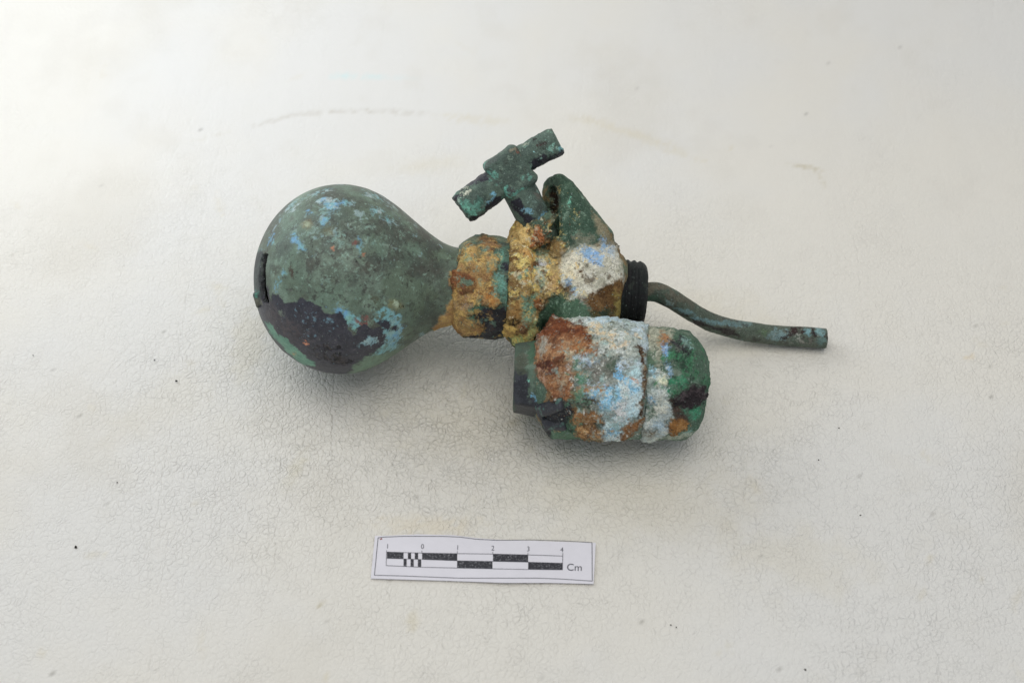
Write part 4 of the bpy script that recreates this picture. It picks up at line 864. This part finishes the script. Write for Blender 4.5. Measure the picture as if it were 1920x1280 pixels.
def cpx(s, t_):
    x = (CTL[0] * (1 - s) + CTR[0] * s) * (1 - t_) + (CBL[0] * (1 - s) + CBR[0] * s) * t_
    y = (CTL[1] * (1 - s) + CTR[1] * s) * (1 - t_) + (CBL[1] * (1 - s) + CBR[1] * s) * t_
    y += np.interp(s, *zip(*TOPC)) * (1 - t_) + np.interp(s, *zip(*BOTC)) * t_
    return x, y
card = bpy.data.objects.new("scale_card", None); link(card)
card.location = (0, 0, 0)
tag(card, "small white paper card printed with a black and white centimetre scale bar", "scale card")
def sheet_grid(name, fn, nu, nv, thick, mat, parent):
    V = []; F = []
    for k in (0, 1):
        for i in range(nu + 1):
            for j in range(nv + 1): V.append(fn(i / nu, j / nv, -thick if k else 0.))
    n1 = (nu + 1) * (nv + 1); id_ = lambda k, i, j: k * n1 + i * (nv + 1) + j
    for i in range(nu):
        for j in range(nv):
            F.append((id_(0, i, j), id_(0, i, j + 1), id_(0, i + 1, j + 1), id_(0, i + 1, j)))
            if thick: F.append((id_(1, i, j), id_(1, i + 1, j), id_(1, i + 1, j + 1), id_(1, i, j + 1)))
    if thick:
        for i in range(nu):
            F.append((id_(0, i, 0), id_(0, i + 1, 0), id_(1, i + 1, 0), id_(1, i, 0))); F.append((id_(0, i, nv), id_(1, i, nv), id_(1, i + 1, nv), id_(0, i + 1, nv)))
        for j in range(nv):
            F.append((id_(0, 0, j), id_(1, 0, j), id_(1, 0, j + 1), id_(0, 0, j + 1))); F.append((id_(0, nu, j), id_(0, nu, j + 1), id_(1, nu, j + 1), id_(1, nu, j)))
    else: V = V[:n1]
    return mesh_obj(name, np.array(V), F, mat, parent, smooth=not thick)
def smooth_by_angle(o):
    pass
paper = sheet_grid("paper", lambda s, t_, u: card_pt(*cpx(s, t_), u), 90, 20, .018, m_paper, card)
PU = .004
xs_ = [725.0, 791, 857, 924, 990, 1055]
yt = lambda x: np.interp(x, xs_, [1034, 1036, 1037, 1037.8, 1039.4, 1041.6])
ym = lambda x: np.interp(x, xs_, [1046, 1048, 1050.4, 1051.6, 1053, 1055])
yb = lambda x: np.interp(x, xs_, [1059.5, 1062.5, 1064, 1065.5, 1066.7, 1067.4])
def quad(name, x0, x1, ya, yb_, mat, up=PU):
    nu = max(2, int((x1 - x0) / 6))
    return sheet_grid(name, lambda s, t_, u: card_pt(x0 + (x1 - x0) * s, ya(x0 + (x1 - x0) * s) * (1 - t_) + yb_(x0 + (x1 - x0) * s) * t_, up), nu, 4, 0, mat, card)
fx = lambda c: 680 + c / 4.174
for a, b_ in ((190, 320), (354, 379), (408, 434), (465, 740), (1020, 1295)): quad("scale_block", fx(a), fx(b_), yt, ym, m_ink)
for a, b_ in ((320, 344), (375, 400), (432, 458), (739, 1016), (1295, 1564)): quad("scale_block", fx(a), fx(b_), ym, yb, m_ink)
def stroke(name, pts, wpx, mat, up=PU + .002):
    pts = [np.array(p, float) for p in pts]; q = [pts[0]]
    for a, b_ in zip(pts, pts[1:]):
        n_ = max(1, int(np.linalg.norm(b_ - a) / 8))
        q += [a + (b_ - a) * k / n_ for k in range(1, n_ + 1)]
    V = []; F = []
    for i, p in enumerate(q):
        d = q[min(i + 1, len(q) - 1)] - q[max(i - 1, 0)]; d = d / np.linalg.norm(d); n_ = np.array([-d[1], d[0]]) * wpx / 2
        V += [card_pt(*(p + n_), up), card_pt(*(p - n_), up)]
    F = [(2 * i, 2 * i + 2, 2 * i + 3, 2 * i + 1) for i in range(len(q) - 1)]
    return mesh_obj(name, np.array(V), F, mat, card)
stroke("border_line", [(709, 1007.5), (722, 1006), (760, 1004.6), (830, 1004.8), (862, 1006), (892, 1010), (930, 1012), (1000, 1011.5), (1060, 1013.5), (1110, 1016.5)], 1.1, m_line)
stroke("border_line", [(1110, 1016), (1110.5, 1088.5)], 1.3, m_line)
stroke("border_line", [(702, 1077.5), (760, 1079), (860, 1083), (940, 1083), (1010, 1083), (1050, 1084.5), (1110.5, 1088.5)], 1.1, m_line)
stroke("border_line", [(709, 1007), (702, 1077.5)], 1.2, m_line)
stroke("bar_outline", [(x, yt(x)) for x in np.linspace(725, 1055, 30)], .9, m_line, PU + .003)
stroke("bar_outline", [(x, yb(x)) for x in np.linspace(724, 1054.6, 30)], .9, m_line, PU + .003)
stroke("bar_outline", [(x, ym(x)) for x in np.linspace(724, 1054.6, 30)], .7, m_line, PU + .003)
stroke("bar_outline", [(724.8, 1031), (724, 1059.5)], .9, m_line, PU + .0035); stroke("bar_outline", [(1055.3, 1036), (1054.6, 1067.4)], 1.0, m_line, PU + .0035)
for x, y in ((791, 1031.5), (857.5, 1032.5), (924, 1033.5), (990, 1035.5)): stroke("tick_mark", [(x, y), (x, yt(x) + 1)], .9, m_line, PU + .0035)
stroke("red_dot", [(712.5, 1010.5), (716.5, 1009)], 2.2, m_red)
def glyphs(name, s, px, py, hpx, rot, wide=1.0, weight=0.0):
    cu = bpy.data.curves.new(name, 'FONT'); cu.body = s; cu.size = 1.0; cu.align_x = 'CENTER'; cu.resolution_u = 6; cu.offset = weight
    o = bpy.data.objects.new(name, cu); COL.objects.link(o)
    dg = bpy.context.evaluated_depsgraph_get(); dg.update()
    me = bpy.data.meshes.new_from_object(o.evaluated_get(dg))
    bpy.data.objects.remove(o); bpy.data.curves.remove(cu)
    k = hpx / .70; r = math.radians(rot)
    for vt in me.vertices:
        x, y = vt.co.x * k * wide, -vt.co.y * k
        X, Y = px + x * math.cos(r) - y * math.sin(r), py + x * math.sin(r) + y * math.cos(r)
        vt.co = Vector(card_pt(X, Y, PU + .003) * U)
    me.materials.clear(); me.materials.append(m_line); me.name = name
    return link(bpy.data.objects.new(name, me), card)
for s, x, y in (("1", 726.5, 1028.5), ("0", 792, 1029), ("1", 858, 1031), ("2", 924, 1032), ("3", 990.5, 1033.5), ("4", 1053.5, 1035)): glyphs("numeral", s, x, y - .9, 9, 2, .95, 0)
glyphs("unit_lettering", "Cm", 1077, 1069, 13, 1.5, 1.08, .002)

# ================================================================== CRUMBS
m_dirt = flat_mat("dark_dirt", (.035, .03, .025), .9)[0]
def crumb_mesh():
    V, F = nets(lambda p: L(p * [1, 1.25, 1.6]) - .05 + .03 * fbm(p, 14, 3), [-.1] * 3, [.1] * 3, .012); return V, F
cv, cf = crumb_mesh()
proto = None
CR = ((331, 714, .72, "dark crumb of dirt on the vinyl nearest the lower left of the bulb"), (142, 1025, .85, "largest dark crumb of dirt, alone on the vinyl at the lower left"),
      (1613, 966, .55, "round dark crumb of dirt on the vinyl to the right below the barrel"), (1510, 1255, .6, "dark crumb of dirt on the vinyl at the bottom edge of the picture"),
      (290, 675, .5, "small dark crumb of dirt just above another one, left of the bulb"), (62, 666, .4, "dark crumb of dirt on the vinyl at the far left edge"),
      (1022, 266, .6, "dark crumb of dirt on the vinyl beside the raised arm of the tee handle"), (1258, 1171, .4, "left crumb of a close pair, right of and below the scale card"),
      (1268, 1175, .4, "right crumb of a close pair, right of and below the scale card"), (1573, 802, .4, "upper of two tiny crumbs on the vinyl below the pipe end"),
      (1535, 862, .4, "lower of two tiny crumbs on the vinyl below the pipe end"), (220, 904, .4, "tiny brown crumb on the vinyl above the largest crumb"),
      (1118, 106, .6, "pale out of focus crumb on the vinyl above the tee handle"))
for i, (x, y, s, lab) in enumerate(CR):
    q = P(x, y, .0)
    if y < 330: q = P(x, y, .35)
    if proto is None:
        proto = mesh_obj("crumb", cv, cf, m_dirt); o = proto
    else:
        o = proto.copy(); COL.objects.link(o)
    o.location = Vector((q + [0, 0, .015 * s]) * U); o.scale = (s, s, s); o.rotation_euler = (0, 0, i * 1.7)
    tag(o, lab, "crumb", "dirt crumbs on the vinyl")
